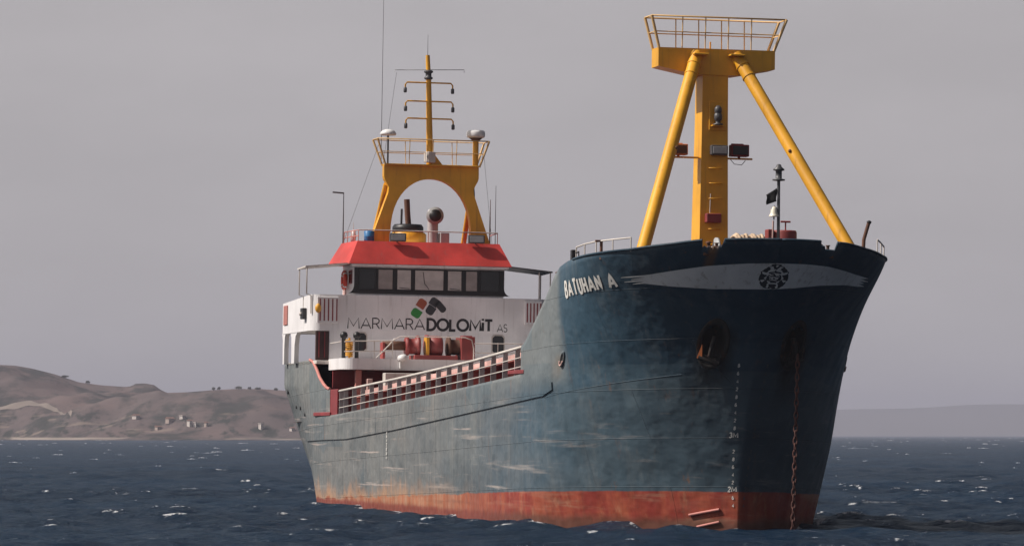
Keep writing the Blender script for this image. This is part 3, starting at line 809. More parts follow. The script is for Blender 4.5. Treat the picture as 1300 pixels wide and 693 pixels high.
# bulwark inner edge at the poop opening, its sunlit pink put into the colour
m = MB(); m.tube([(x, -4.97, ztop_raw(x)+.02) for x in np.linspace(6.5, 11.8, 24)] , .07, 6); m.build('bulwark_cap', 'pinkred', hull, 'pinkish red curved edge of the poop bulwark')
m = MB(); m.tube([(x, 4.97, ztop_raw(x)+.02) for x in np.linspace(6.5, 11.8, 24)] , .07, 6); m.build('bulwark_cap', 'pinkred', hull)
MB().box(8.0, 12.2, -5.035, -4.9, 3.74, 3.90).build('freeing_port', 'maroon', hull)
MB().box(48.7, 51.2, -5.035, -4.9, 5.0, 5.14).build('freeing_port', 'maroon', hull)
MB().box(11.9, 13.6, -4.96, -4.86, 3.76, 4.86).build('bulwark_stay', 'maroon', hull)

# anchor pockets
def pocket(sc):
    rim = MB(); V = []; F = []; n = 36
    for k in range(n):
        a = 2*math.pi*k/n
        for rr, off in ((1.0, .0), (.97, .018), (.78, .012), (.70, -.14), (.42, -.28), (.02, -.32)):
            V.append(hp(sc+.56*rr*math.cos(a), 5.85+.80*rr*math.sin(a), off))
    for k in range(n):
        for j in range(5): F.append((k*6+j, ((k+1) % n)*6+j, ((k+1) % n)*6+j+1, k*6+j+1))
    rim.add(V, F, True)
    return rim.build('anchor_pocket', 'pocketdark', hull)
t_ = NT('dark_pocket_rust'); M['pocketdark'] = t_.fin(t_.mix(t_.rng(t_.noise((3, 3, 2), 6, .7), .5, .7), (.014, .012, .011), (.06, .025, .014)), .85)  # near-black rusty brown for the pockets and stowed anchors
pocket(-1.45); pocket(1.45)
# mooring holes low on the forecastle side
def hole(s, z, w=.16, h=.26):
    m = MB(); n = 20; V = []; F = []
    for k in range(n):
        a = 2*math.pi*k/n
        for rr, off in ((1.0, 0), (1.0, .05), (.7, .05), (.6, .012)): V.append(hp(s+w*rr*math.cos(a), z+h*rr*math.sin(a), off))
    for k in range(n):
        for j in range(3): F.append((k*4+j, ((k+1) % n)*4+j, ((k+1) % n)*4+j+1, k*4+j+1))
    m.add(V, F, True); rim = m.build('mooring_hole', 'hull', hull)
    MB().tube([hp(s+w*.82*math.cos(a), z+h*.82*math.sin(a), .06) for a in np.linspace(R(200), R(340), 9)], .03, 6).build('worn_lip', 'palered', rim)
    d = MB(); d.add([hp(s+w*.72*math.cos(2*math.pi*k/n), z+h*.68*math.sin(2*math.pi*k/n), .02) for k in range(n)], [tuple(range(n))]); d.build('opening', 'black', rim)
hole(-8.42, 5.42); hole(8.42, 5.42)
for (x, z, r) in ((1.9, 4.2, .10), (3.3, 4.15, .12), (4.6, 3.85, .10), (.35, 4.9, .14), (8.5, 3.5, .07), (12.6, 3.45, .06)):
    y = float(hb(x, z)); n = 14
    d = MB(); d.lathe([(r, -.02), (r, .03), (r*.5, .035)], (x, -y, z), (0, -1, 0), 14); d.build('scupper', 'black', hull)

# ---- paint marks on the bow
def hull_patch(name, s0, s1, zlo, zhi, ns, nz, off, mat, label=None):
    m = MB(); V = []; F = []
    for i in range(ns+1):
        s = s0+(s1-s0)*i/ns; a, b = zlo(s), zhi(s)
        for j in range(nz+1): V.append(hp(s, a+(b-a)*j/nz, off))
    for i in range(ns):
        for j in range(nz): F.append((i*(nz+1)+j, (i+1)*(nz+1)+j, (i+1)*(nz+1)+j+1, i*(nz+1)+j+1))
    m.add(V, F, True)
    return m.build(name, mat, hull, label)
UPS, UPZ = [-5.0, -4.6, -4.02, -2.11, -.9, 0, 1.0, 1.85, 3.41, 4.1, 4.5], [7.93, 7.965, 8.02, 8.25, 8.33, 8.35, 8.35, 8.31, 8.13, 8.08, 8.0]
LOS, LOZ = [-5.0, -4.2, -3.34, -1.81, 0, .8, 1.78, 3.0, 4.0, 4.5], [7.79, 7.72, 7.64, 7.55, 7.56, 7.62, 7.73, 7.79, 7.78, 7.83]
def zu(s): return float(np.interp(s, UPS, UPZ))
def zl_(s): return float(np.interp(s, LOS, LOZ))
stripe = hull_patch('white_stripe', -4.35, 4.0, zl_, zu, 150, 6, .022, 'stripe')
# feathered wing tips
for sd_, base, tips in ((-1, -4.34, ((-5.45, 7.93, .028), (-4.95, 7.86, .028), (-5.25, 7.79, .026), (-4.85, 7.72, 0))), (1, 3.99, ((4.62, 8.05, .025), (4.78, 7.96, .025), (4.45, 7.89, 0), (4.6, 7.81, .022)))):
    m = MB(); zt, zb = zu(base), zl_(base); k = 4
    for i, (st, tz, _) in enumerate(tips):
        a = zb+(zt-zb)*(k-i)/k; b = zb+(zt-zb)*(k-i-1)/k; V = []
        for q in range(7):
            f = q/6; s = base+(st-base)*f
            V += [hp(s, a+(tz+.006-a)*f, .022), hp(s, b+(tz-.006-b)*f, .022)]
        m.add(V, [(2*q, 2*q+2, 2*q+3, 2*q+1) for q in range(6)])
    m.build('feather_tip', 'stripe', stripe)
# ship's wheel emblem on the stem
EC, EZc = 0.02, 7.95
def ring(m, r0, r1, a0, a1, off, n=40, sx=1.0):
    V = []
    for i in range(n+1):
        a = R(a0+(a1-a0)*i/n)
        for r in (r0, r1): V.append(hp(EC+r*math.cos(a)*sx+1e-4, EZc+r*math.sin(a)*.80, off))
    m.add(V, [(2*i, 2*i+2, 2*i+3, 2*i+1) for i in range(n)])
m = MB()
for a, b in zip((0.003, .12, .24, .36), (.12, .24, .36, .47)): ring(m, a, b, 0, 360, .034, 48)
emblem = m.build('wheel_emblem', 'letter', hull)
m = MB(); ring(m, .235, .285, 0, 360, .046)
for k in range(8): ring(m, .28, .43, k*45+22.5-6, k*45+22.5+6, .049, 2)
ring(m, .12, .15, 0, 360, .046, 24)
for k in range(3): ring(m, .003, .13, 90+k*120-20, 90+k*120+20, .046, 3)
m.build('wheel_spokes', 'stripe', emblem)
# name
m = MB()
tot = strokes(MB(), 'BATUHAN A', lambda u, v, k: (u, v, k), .21, .27, .70)
def s_of_x(x, z):
    S, X = contour(z); return float(np.interp(-x, -X, S))
def pl(u, v, k):
    f = u/tot; z = (7.41+.25*f)+v*(.48-.07*f)
    return hp(-s_of_x(57.50+f*(61.15-57.50)+v*.2*f, round(z, 2)), z, .024+.003*k)
strokes(m, 'BATUHAN A', pl, .21, .27, .70, 3)
m.build('ship_name', 'name', hull, 'white lettering BATUHAN A')
# draft marks
for sd_ in (-1, 1):
    seq = '8642'
    for i in range(19):
        f = i/18; z = 5.15-4.45*f; s0 = sd_*(.46-.30*f)
        if i in (9, 10, 16): txt, hgt = ('2M' if i == 16 else '3M', .15)
        else: txt, hgt = (seq[i % 4], .10)
        if i == 10: continue
        wd = 1.2 if len(txt) > 1 else .5
        s00 = (s0-wd*hgt) if sd_ < 0 else s0
        m = MB(); strokes(m, txt, lambda u, v, k: hp(s00+u*hgt, z+v*hgt, .02+.002*k), .26, .3, 1.0)
        m.build('draft_mark', 'name' if sd_ < 0 else 'darkgrey', hull)  # port marks dark grey instead of white, standing in for shade
# little row of load marks amidships
for i in range(7):
    m = MB(); strokes(m, '8642864'[i], lambda u, v, k: (25.6+u*.28, -5.02, 3.0-.17*i+v*.11), .28, .2)
    m.build('draft_mark', 'name', hull)

# ---- decks
m = MB()
A = [hp(-s, 8.0) for s in np.linspace(9.5, .02, 60)]
V = []
for p in A: V += [(p[0]-.07, p[1]*.985, 7.9), (p[0]-.07, -p[1]*.985, 7.9)]
m.add(V, [(2*i, 2*i+2, 2*i+3, 2*i+1) for i in range(len(A)-1)])
m.box(55.5, 55.6, -4.72, 4.72, 4.6, 7.6)
m.build('forecastle_deck', 'deck', ship)
m = MB(); V = []
for x, z in ((.2, 3.5), (12, 3.6), (27, 4.0), (42.5, 4.5), (55.5, 4.85)): V += [(x, -4.7, z), (x, 4.7, z)]
m.add(V, [(2*i, 2*i+2, 2*i+3, 2*i+1) for i in range(4)]); m.build('main_deck', 'deck', ship)

# ---- hatch coaming with stays
def dz(x): return float(np.interp(x, [11.9, 14.7, 27, 36.6, 42.5, 50.6, 56], [3.7, 3.76, 4.16, 4.46, 4.66, 4.95, 5.1]))
hatch = MB()
A, B, T = [], [], []
xs = np.linspace(13.6, 52.0, 40)
for sd_ in (-1, 1):
    hatch.strip([(x, sd_*3.9, dz(x)-.2) for x in xs], [(x, sd_*3.9, dz(x)+.80) for x in xs], [(0, -sd_*.1, 0)]*40)
hatch.box(13.5, 13.6, -3.9, 3.9, 3.5, dz(13.6)+.8); hatch.box(52.0, 52.1, -3.9, 3.9, 4.8, dz(52)+.8)
hatch = hatch.build('hatch_coaming', 'maroon', ship)
m = MB()
for sd_ in (-1, 1):
    m.strip([(x, sd_*4.30, dz(x)+.74) for x in xs], [(x, sd_*4.30, dz(x)+.82) for x in xs], [(0, -sd_*.42, 0)]*40)
m.build('coaming_flange', 'pinkred', hatch)
m = MB()
for sd_ in (-1, 1):
    m.strip([(x, sd_*3.95, dz(x)+.81) for x in xs], [(x, sd_*3.95, dz(x)+1.06) for x in xs], [(0, -sd_*.12, 0)]*40)
V = []
for x in xs: V += [(x, -3.9, dz(x)+1.04), (x, 0, dz(x)+1.12), (x, 3.9, dz(x)+1.04)]
m.add(V, [f for i in range(39) for f in ((3*i, 3*i+3, 3*i+4, 3*i+1), (3*i+1, 3*i+4, 3*i+5, 3*i+2))])
m.build('hatch_cover', 'palered', hatch)
nst = 18
stx = np.linspace(15.4, 49.6, nst)
for sd_ in (-1, 1):
    for i, x in enumerate(stx):
        xx = x+.95; z = dz(xx)
        m = MB(); m.prism([(sd_*3.88, z-.1), (sd_*4.32, z-.1), (sd_*4.30, z+.72), (sd_*3.88, z+.72)], xx-.02, xx+.02, 'x')
        m.box(xx-.06, xx+.06, sd_*4.31-.02, sd_*4.31+.02, z-.1, z+.80)
        m.build('coaming_stay', 'pinkred' if i % 5 != 3 else 'maroon', hatch)

# ---- ship-side rail
for sd_ in (-1, 1):
    rail = MB()
    xr = np.linspace(14.2, 50.7, 40)
    def rz_(x): return float(np.interp(x, [14.2, 26.9, 36.6, 42.4, 50.7], [4.80, 5.14, 5.43, 5.61, 5.95]))
    rail.tube([(x, sd_*4.96, rz_(x)-.03) for x in xr], .05, 6)
    for f in (.36, .68): rail.tube([(x, sd_*4.96, dz(x)+.02+(rz_(x)-dz(x))*(f-.08)) for x in xr], .022, 5)
    rail = rail.build('side_rail', 'railwhite', ship)
    for i, x in enumerate(np.r_[[14.3], stx]):
        z = dz(x)
        m = MB(); m.prism([(sd_*4.99, z-.15), (sd_*4.78, z-.15), (sd_*4.80, rz_(x)-.03), (sd_*4.97, rz_(x)-.03)], x-.018, x+.018, 'x')
        m.build('stanchion', 'grey', rail)

# ---- poop house, bridge front
house_ = MB().box(.8, 9.0, -3.95, 3.95, 3.55, 6.0)
house_ = house_.build('poop_house', 'maroon', ship)
MB().box(.15, 8.35, -5.0, 5.0, 6.0, 6.16).build('poop_deck', 'white2', ship)
bridge = MB().box(1.6, 8.08, -3.3, 3.3, 6.17, 9.08)
bridge.box(8.0, 8.2, -4.42, 4.6, 6.17, 7.62)
# front plating of the bridge deck with rounded corners: plan outline extruded
def wing_plan(hw, x0, x1, r, n=8):
    P = [(x0, -hw)]
    P += [(x1-r+r*math.sin(R(90*i/n)), -hw+r-r*math.cos(R(90*i/n))) for i in range(n+1)]
    P += [(x1-r+r*math.cos(R(90*i/n)), hw-r+r*math.sin(R(90*i/n))) for i in range(n+1)]
    P += [(x0, hw)]
    return P
PO = wing_plan(5.22, .3, 8.22, .45); PI_ = wing_plan(5.14, .3, 8.14, .38)
nz = len(PO)
def topz(x): return float(np.interp(x, [.3, 4, 8.3], [8.83, 8.98, 9.03]))
V = [(p[0], p[1], 7.46) for p in PO] + [(p[0], p[1], topz(p[0])) for p in PO] + [(p[0], p[1], 7.46) for p in PI_] + [(p[0], p[1], topz(p[0])) for p in PI_]
F = []
for i in range(nz-1):
    F += [(i, i+1, nz+i+1, nz+i), (2*nz+i+1, 2*nz+i, 3*nz+i, 3*nz+i+1), (nz+i, nz+i+1, 3*nz+i+1, 3*nz+i), (i+1, i, 2*nz+i, 2*nz+i+1)]
bridge.add(V, F, False)
bridge.box(.35, 8.1, -5.1, 5.1, 7.47, 7.62)
bridge = bridge.build('bridge_front', 'white', ship)
for sd_ in (-1, 1):
    y0, y1 = sorted((sd_*5.20, sd_*5.0))
    for x0, x1, w in ((.3, .72, .0), (2.75, 3.55, .5)):
        m = MB()
        m.prism([(x0, 6.1), (x1, 6.1), (x1+w*.1, 6.9), (x1+w*.4+.1, 7.3), (x1+w+.3, 7.47), (x0-.3, 7.47), (x0-.05, 7.25)], y0, y1, 'y'); m.build('side_pillar', 'white', ship)
    y0, y1 = sorted((sd_*5.0, sd_*4.42))
    m = MB().box(7.98, 8.16, y0, y1, 6.17, 7.45); m.build('corner_post', 'darkmaroon', ship)
    for q in (.12, .36):
        yy = sd_*(4.5+q); MB().box(8.17, 8.20, yy-.022, yy+.022, 6.3, 7.4).build('frame_bar', 'maroon', ship)
# wing ventilator panels with slits
for sd_, ya, yb, zb_ in ((-1, -5.0, -4.05, 7.78), (1, 4.22, 5.0, 7.9)):
    pnl = MB().box(8.222, 8.34, ya, yb, zb_, 8.93).build('vent_panel', 'white', bridge)
    for k in range(5):
        yy = ya + (yb-ya)*(k+.75)/5.2
        MB().box(8.335, 8.352, yy-.028, yy+.028, zb_+.1, 8.84).build('vent_slit', 'maroon', pnl)
# side light box, yellow fitting, red louvre on the wing side
for sd_ in (-1, 1):
    y0, y1 = sorted((sd_*5.23, sd_*5.42))
    b_ = MB().box(6.35, 6.95, y0, y1, 7.98, 8.46).build('side_light', 'dark', bridge)
    lens = MB().sphere((6.65, sd_*5.43, 8.2), .09); lens.build('lens', 'white2', b_)
    y0, y1 = sorted((sd_*5.225, sd_*5.27))
    MB().box(.75, 1.75, y0, y1, 7.85, 8.72).build('louvre', 'pinkred', bridge)
m = MB().sphere((8.42, -4.97, 8.42), .16, (.8, .85, 1.25)); m.box(8.22, 8.4, -5.0, -4.94, 8.38, 8.46); m.build('yellow_lamp', 'yellow', bridge)
# portholes / dark windows of the front wall
for ya, yb in ((-3.28, -2.8), (2.82, 3.32)):
    m = MB(); r = .1
    P = [(ya+r, 6.62), (yb-r, 6.62), (yb, 6.62+r), (yb, 7.28), (yb-r, 7.38), (ya+r, 7.38), (ya, 7.28), (ya, 6.62+r)]
    fr = MB().prism([(p[0]+(.05 if p[0] > (ya+yb)/2 else -.05), p[1]+(.05 if p[1] > 7 else -.05)) for p in P], 8.203, 8.225, 'x').build('window', 'white2', bridge)
    MB().prism(P, 8.22, 8.24, 'x').build('pane', 'glass', fr)
# lettering on the bridge front
def front_text(text, y0, y1, zb, hgt, wd, gap, name, label, xs_=1.0):
    tot = strokes(MB(), text, lambda u, v, k: (u, v, k), wd, gap, xs_)
    m = MB(); sc = (y1-y0)/tot
    strokes(m, text, lambda u, v, k: (8.226+.003*k, y0+u*sc, zb+v*hgt), wd, gap, xs_)
    return m.build(name, 'letter', bridge, label)
front_text('MARMARA', -3.62, -.22, 7.58, .46, .10, .16, 'lettering', 'thin black lettering MARMARA')
front_text('DOLOMIT', -.08, 2.80, 7.58, .47, .24, .20, 'lettering', 'bold black lettering DOLOMİT')
front_text('AS', 3.02, 3.46, 7.56, .33, .11, .14, 'lettering', 'small thin lettering AS')
# logo of four slanted rounded tiles
def tile(cy, cz, w, h, ang, mat, corners, label, o_=0):
    P = []
    for (sx, sz, key) in ((-1, -1, 0), (1, -1, 1), (1, 1, 2), (-1, 1, 3)):
        rr = .13 if key in corners else .02
        ccx, ccz = sx*(w/2-rr), sz*(h/2-rr)
        st = {0: 180, 1: 270, 2: 0, 3: 90}[key]
        P += [(ccx+rr*math.cos(R(st+90*i/6)), ccz+rr*math.sin(R(st+90*i/6))) for i in range(7)]
    c, s = math.cos(R(ang)), math.sin(R(ang))
    MB().prism([(cy+p[0]*c-p[1]*s, cz+p[0]*s+p[1]*c) for p in P], 8.223, 8.23+o_, 'x').build('logo_tile', mat, bridge, label)
tile(-.60, 8.30, .44, .38, -33, 'green', (0, 1, 3), 'green tile of the logo')
tile(-.36, 8.72, .40, .40, -33, 'logored', (2, 3), 'red brown tile of the logo')
tile(.03, 8.44, .38, .40, -33, 'logogrey', (0, 1), 'lower charcoal tile of the logo')
tile(.20, 8.80, .40, .36, -33, 'logogrey', (3,), 'upper charcoal tile of the logo')
tile(.48, 8.60, .30, .56, 42, 'logogrey', (0, 1, 2), 'right charcoal tile of the logo')

# ---- winch platform in front of the bridge
def rplan(x0, x1, y0, y1, r):
    return [(x0, y0)] + [(x1-r+r*math.sin(R(90*i/8)), y0+r-r*math.cos(R(90*i/8))) for i in range(9)] + [(x1-r+r*math.cos(R(90*i/8)), y1-r+r*math.sin(R(90*i/8))) for i in range(9)] + [(x0, y1)]
plat = MB().prism(rplan(8.3, 11.6, -4.45, 4.45, .6), 5.74, 6.22, 'z').build('winch_platform', 'white', ship)
MB().box(11.1, 11.34, -3.78, -3.52, 3.6, 5.73).build('platform_post', 'pinkred', plat)
MB().box(11.1, 11.34, 3.52, 3.78, 3.6, 5.73).build('platform_post', 'pinkred', plat)
MB().box(9.02, 9.1, -4.4, 4.4, 3.6, 5.72).build('bulkhead', 'maroon', plat)
# pale locker and stowed hatch boards below
MB().box(12.1, 12.7, -2.75, 3.7, 3.7, 5.60).build('hatch_locker', 'white2', ship)
MB().box(11.4, 11.8, -3.35, -3.12, 3.7, 5.35).build('ladder_post', 'palered', ship)
def rails(name, paths, posts, mat, parent, r=.024):
    m = MB()
    for p in paths: m.tube(p, r, 6)
    for a, b in posts: m.tube([a, b], r*.9, 6)
    return m.build(name, mat, parent)
yy_ = [-4.35, -2.4, -2.1, -1.9, 1.0, 1.25, 1.35]
rails('platform_rail', [[(11.3, -4.3, 6.92), (11.4, -3.9, 6.95), (11.4, -2.2, 7.0), (11.4, -1.9, 7.18), (11.4, .95, 7.2), (11.4, 1.25, 7.1), (11.4, 1.34, 6.75), (11.4, 1.34, 6.25)],
                        [(11.3, -4.3, 6.5), (11.4, -3.9, 6.52), (11.4, -2.2, 6.55)],
                        [(11.4, 1.36, 6.95), (11.4, 4.0, 6.98), (11.2, 4.4, 6.98), (9, 4.4, 6.98)], [(11.4, 1.36, 6.55), (11.4, 4.0, 6.58), (11.2, 4.4, 6.58), (9, 4.4, 6.58)],
                        [(8.4, -4.4, 6.9), (11.2, -4.4, 6.92)]],
      [((11.4, y, 6.2), (11.4, y, 7.0)) for y in (-3.9, -3.0, -2.2, 2.4, 3.4, 4.0)], 'railwhite', plat)
MB().tube([(11.35, -2.9, 6.25), (11.3, -2.35, 6.8), (11.3, -2.1, 7.1)], .03, 6).build('rail_brace', 'railwhite', plat)
# winch
win = MB()
win.box(10.0, 10.6, -2.5, -2.38, 6.22, 6.95); win.box(9.6, 10.9, -1.15, .75, 6.22, 6.42); win.box(9.6, 10.9, .9, 1.5, 6.22, 7.25)
win = win.build('cargo_winch', 'winchred', ship)
MB().lathe([(.07, -.45), (.20, -.44), (.20, .6), (.07, .61)], (10.3, -2.0, 6.82), (0, 1, 0)).build('small_drum', 'rust', win)
d1 = MB().lathe([(.36, -.05), (.40, 0), (.40, .10), (.34, .12), (.34, .42), (.46, .44), (.48, .50), (.46, .58)], (10.3, -1.42, 6.80), (0, 1, 0), 26).build('drum', 'winchred', win, 'faded red drum with wide flanges')
MB().lathe([(.49, -.06), (.49, .06), (.44, .10)], (10.3, -.52, 6.82), (0, 1, 0), 26).build('flange', 'winchred', d1)
MB().lathe([(.30, 0), (.47, .04), (.47, .5), (.42, .56), (.2, .6)], (10.3, -.42, 6.80), (0, 1, 0), 26).build('brake_drum', 'winchred', win)
d2 = MB().lathe([(.44, 0), (.47, .03), (.47, .12), (.33, .14), (.33, .62), (.46, .64), (.46, .72)], (10.3, .38, 6.80), (0, 1, 0), 26).build('drum', 'rust', win, 'brown rusty drum')
MB().box(10.2, 10.8, -.62, -.48, 6.22, 7.2).build('brake_band', 'yellow', win)
MB().box(10.0, 10.7, 1.0, 1.42, 6.75, 7.3).build('gear_box', 'maroon', win)
# mushroom vents, bollard lamp, yellow coil
for y in (-4.02, -3.45):
    MB().lathe([(.09, 6.2), (.09, 7.12), (.15, 7.14), (.17, 7.24), (.13, 7.36), (.03, 7.4)], (9.6, y, 0), (0, 0, 1), 16).build('mushroom_vent', 'black', plat)
m = MB()
for k in range(9): m.tube([(10.9+.15*math.cos(a), -4.0+.15*math.sin(a), 6.3+.078*k+.078*a/6.283) for a in np.linspace(0, 6.283, 14)], .03, 6, caps=False)
m.tube([(10.9, -4.0, 5.8), (10.9, -4.0, 7.1)], .05, 6); m.build('coiled_hose', 'yellow', plat)
m = MB().lathe([(.05, 0), (.19, .06), (.22, .16), (.18, .26), (.06, .3)], (11.72, -1.8, 6.12), (.3, -.3, 1)); m.box(11.6, 11.72, -1.95, -1.85, 5.8, 6.2); m.build('deck_lamp', 'dome', plat)

# ---- wheelhouse
wh = MB().box(5.2, 8.0, -3.36, 3.36, 9.09, 10.40).build('wheelhouse', 'white', ship)
# black window band, splayed at the foot
m = MB(); P = [(-3.33, 10.24)] + [(3.28, 10.24)] + [(3.28+.32*(1-math.cos(R(90*i/6))), 9.5-.40*math.sin(R(90*i/6))) for i in range(7)][0:7] + [(-3.66+.32*math.cos(R(90*i/6)) , 9.1+.40*(1-math.sin(R(90*(6-i)/6)))) for i in range(0)]
P = [(-3.33, 10.24), (-3.33, 9.5)] + [(-3.33-.30*(1-math.cos(R(90*i/6))), 9.5-.38*math.sin(R(90*i/6))) for i in range(1, 7)]
P += [(-p[0], p[1]) for p in P[::-1]]
band = m.prism(P, 8.003, 8.05, 'x').build('window_band', 'black', wh)
for a, b, mt in ((-3.1, -2.42, 'glass'), (-2.27, -1.64, 'curtain2'), (-1.43, -.83, 'curtain'), (-.64, .62, 'curtain'), (.82, 1.42, 'curtain'), (1.63, 2.12, 'curtain2'), (2.3, 3.1, 'glass')):
    fr = MB()
    for q in ((a-.05, a, 9.27, 10.22), (b, b+.05, 9.27, 10.22), (a, b, 9.27, 9.32), (a, b, 10.17, 10.22)): fr.box(8.045, 8.075, *q)
    fr = fr.build('window', 'black', wh)
    MB().box(8.04, 8.06, a, b, 9.32, 10.17).build('pane', mt, fr)
    if mt == 'curtain' and b-a > 1: MB().tube([(8.075, a+.35, 10.1), (8.08, a+.42, 9.6), (8.08, a+.62, 9.35)], .014, 5).build('wiper', 'black', fr)
    elif mt == 'curtain': MB().tube([(8.075, a+.08, 9.40), (8.08, b-.06, 9.36)], .012, 5).build('wiper', 'black', fr)
# side windows and door
for sd_ in (-1, 1):
    y0, y1 = sorted((sd_*3.362, sd_*3.39))
    fr = MB().box(6.9, 7.7, y0, y1, 9.55, 10.15).build('window', 'maroon', wh)
    y0, y1 = sorted((sd_*3.385, sd_*3.40)); MB().box(6.97, 7.63, y0, y1, 9.6, 10.1).build('pane', 'glass', fr)
    y0, y1 = sorted((sd_*3.362, sd_*3.40)); MB().box(5.5, 6.2, y0, y1, 9.1, 10.2).build('door', 'palered', wh)
# red visor roof
lo = [(4.5, -3.95), (8.32, -3.62), (8.32, 3.62), (4.5, 3.95)]; hi = [(4.7, -3.35), (7.75, -3.16), (7.75, 3.16), (4.7, 3.35)]
m = MB(); V = [(p[0], p[1], 10.405) for p in lo]+[(p[0], p[1], 11.42) for p in hi]
m.add(V, [(0, 1, 2, 3), (4, 7, 6, 5)] + [(i, (i+1) % 4, 4+(i+1) % 4, 4+i) for i in range(4)])
roof = m.build('roof', 'red', wh)
MB().box(7.9, 8.28, -3.5, 3.5, 10.30, 10.402).build('eave_trim', 'white', wh)
# awnings over the wings
for sd_ in (-1, 1):
    y0, y1 = sd_*3.5, sd_*5.5
    aw = MB()
    aw.add([(5.9, y0, 10.42), (8.1, y0, 10.45), (8.1, y1, 10.26), (5.9, y1, 10.22), (5.9, y0, 10.37), (8.1, y0, 10.40), (8.1, y1, 10.20), (5.9, y1, 10.16)],
           [(0, 1, 2, 3), (7, 6, 5, 4), (0, 4, 5, 1), (1, 5, 6, 2), (2, 6, 7, 3), (3, 7, 4, 0)])
    aw = aw.build('wing_awning', 'darkgrey' if sd_ > 0 else 'white2', ship)
    for x, y in ((8.0, sd_*5.42), (6.0, sd_*5.42), (8.0, sd_*4.92)) if sd_ > 0 else ((8.0, sd_*5.42), (6.0, sd_*5.42)):
        MB().tube([(x, y-sd_*.2, 8.2), (x, y-sd_*.2, 8.98), (x, y, 9.05), (x, y, 10.22)], .032, 6).build('awning_post', 'railwhite', aw)
# roof rail
rails('roof_rail', [[(5.0, -3.28, 11.9), (7.6, -3.1, 11.9), (7.6, 3.1, 11.9), (5.0, 3.28, 11.9)], [(5.0, -3.28, 11.65), (7.6, -3.1, 11.65)]],
      [((x, -3.3+.07*(x-5), 11.4), (x, -3.28+.07*(x-5), 11.9)) for x in (5.0, 5.65, 6.3, 6.95)] + [((7.6, y, 11.4), (7.6, y, 11.9)) for y in (-3.1, -1.5, 0, 1.6, 3.1)], 'pinkred', ship, .022)
MB().tube([(7.62, -3.1, 11.91), (7.62, 3.1, 11.91)], .022, 6).build('hand_rail', 'railwhite', ship)
for y in (-1.42, 2.08):
    fl = MB().box(7.82, 8.06, y-.36, y+.36, 11.42, 11.78).build('floodlight', 'darkgrey', ship)
    MB().box(8.055, 8.08, y-.3, y+.3, 11.47, 11.73).build('lens', 'lens', fl)
    MB().tube([(7.6, y, 11.38), (7.9, y, 11.44)], .03, 6).build('lamp_arm', 'darkgrey', fl)

# ---- funnel casing, funnel, cowl
MB().box(1.2, 4.4, -2.0, 2.0, 9.09, 11.5).build('funnel_casing', 'white', ship)
fun = MB().lathe([(.80, 11.5), (.80, 11.98), (.74, 12.03), (.74, 12.05)], (3.0, -.02, 0), (0, 0, 1), 26).build('funnel', 'yellow', ship)
MB().lathe([(.70, 12.03), (.70, 12.3), (.62, 12.42), (.3, 12.44)], (3.0, -.05, 0), (0, 0, 1), 26).build('funnel_top', 'black', fun)
MB().tube([(3.0, -.02, 12.3), (3.0, -.08, 12.9), (3.0, -.12, 13.55)], .13, 10).build('exhaust_pipe', 'rust', fun)
MB().tube([(3.3, -.42, 11.9), (3.3, -.40, 13.1)], .05, 8).build('exhaust_pipe', 'dark', fun)
cw = MB().tube([(5.4, .62, 11.4), (5.4, .62, 12.35), (5.5, .62, 12.62), (5.75, .62, 12.72)], .24, 14).build('cowl_vent', 'grey', ship)
MB().lathe([(.30, 0), (.385, .12), (.385, .24)], (5.7, .62, 12.7), (1, 0, 0), 22).build('cowl_mouth', 'lens', cw)
MB().lathe([(.27, 0), (.27, .02)], (5.94, .62, 12.7), (1, 0, 0), 22).build('fan_guard', 'black', cw)
MB().box(5.2, 5.8, .9, 1.3, 11.42, 11.95).build('battery_box', 'grey', ship)

# ---- gantry mast
gy = .22
pts = [(-2.12, 14.82), (-2.12, 14.25), (-1.90, 13.85), (-1.92, 13.6), (-2.62, 11.6), (-2.68, 11.42), (-1.86, 11.42)]
n_ = 22
inner = [(-1.80*math.cos(R(180*i/n_))*1.0, 11.75+2.50*math.sin(R(180*i/n_))**.85) for i in range(n_+1)]
outl = pts + inner + [(-p[0], p[1]) for p in pts[::-1]]
n0 = len(pts)-1
m = MB(); V = []; xa, xb = 6.55, 7.0
# split the plate into quads between outer and inner outlines
outer_s = [(-2.68, 11.42), (-2.62, 11.6), (-2.27, 12.6), (-1.92, 13.6), (-1.90, 13.85), (-2.12, 14.25), (-2.12, 14.82)]
def resample(P, n):
    d = np.r_[0, np.cumsum([math.dist(a, b) for a, b in zip(P, P[1:])])]
    t = np.linspace(0, d[-1], n); return [(float(np.interp(q, d, [p[0] for p in P])), float(np.interp(q, d, [p[1] for p in P]))) for q in t]
out_pts = outer_s + [(y, 14.82) for y in np.linspace(-2.12, 2.12, 9)[1:-1]] + [(-p[0], p[1]) for p in outer_s[::-1]]
NB = 90
O = resample(out_pts, NB)
inn = [(-1.86, 11.42)] + inner + [(1.86, 11.42)]
I = resample(inn, NB)
for (x) in (xa, xb): V += [(x, gy+p[0], p[1]) for p in O] + [(x, gy+p[0], p[1]) for p in I]
F = []
for i in range(NB-1):
    F += [(i, i+1, NB+i+1, NB+i), (2*NB+i+1, 2*NB+i, 3*NB+i, 3*NB+i+1), (i+1, i, 2*NB+i, 2*NB+i+1), (NB+i, NB+i+1, 3*NB+i+1, 3*NB+i)]
F += [(0, NB, 3*NB, 2*NB), (NB-1, 3*NB-1, 4*NB-1, 2*NB-1)]
m.add(V, F)
gan = m.build('gantry_mast', 'yellow', ship)
for y0, y1 in ((-1.95, -2.2), (1.75, 1.92)):
    MB().tube([(6.6, gy+y0+(.1 if y0 > 0 else 0), 14.0 if y0 < 0 else 13.6), (4.7, gy+y1, 11.4)], .12, 10).build('back_strut', 'yellow', gan)
gz = 14.83
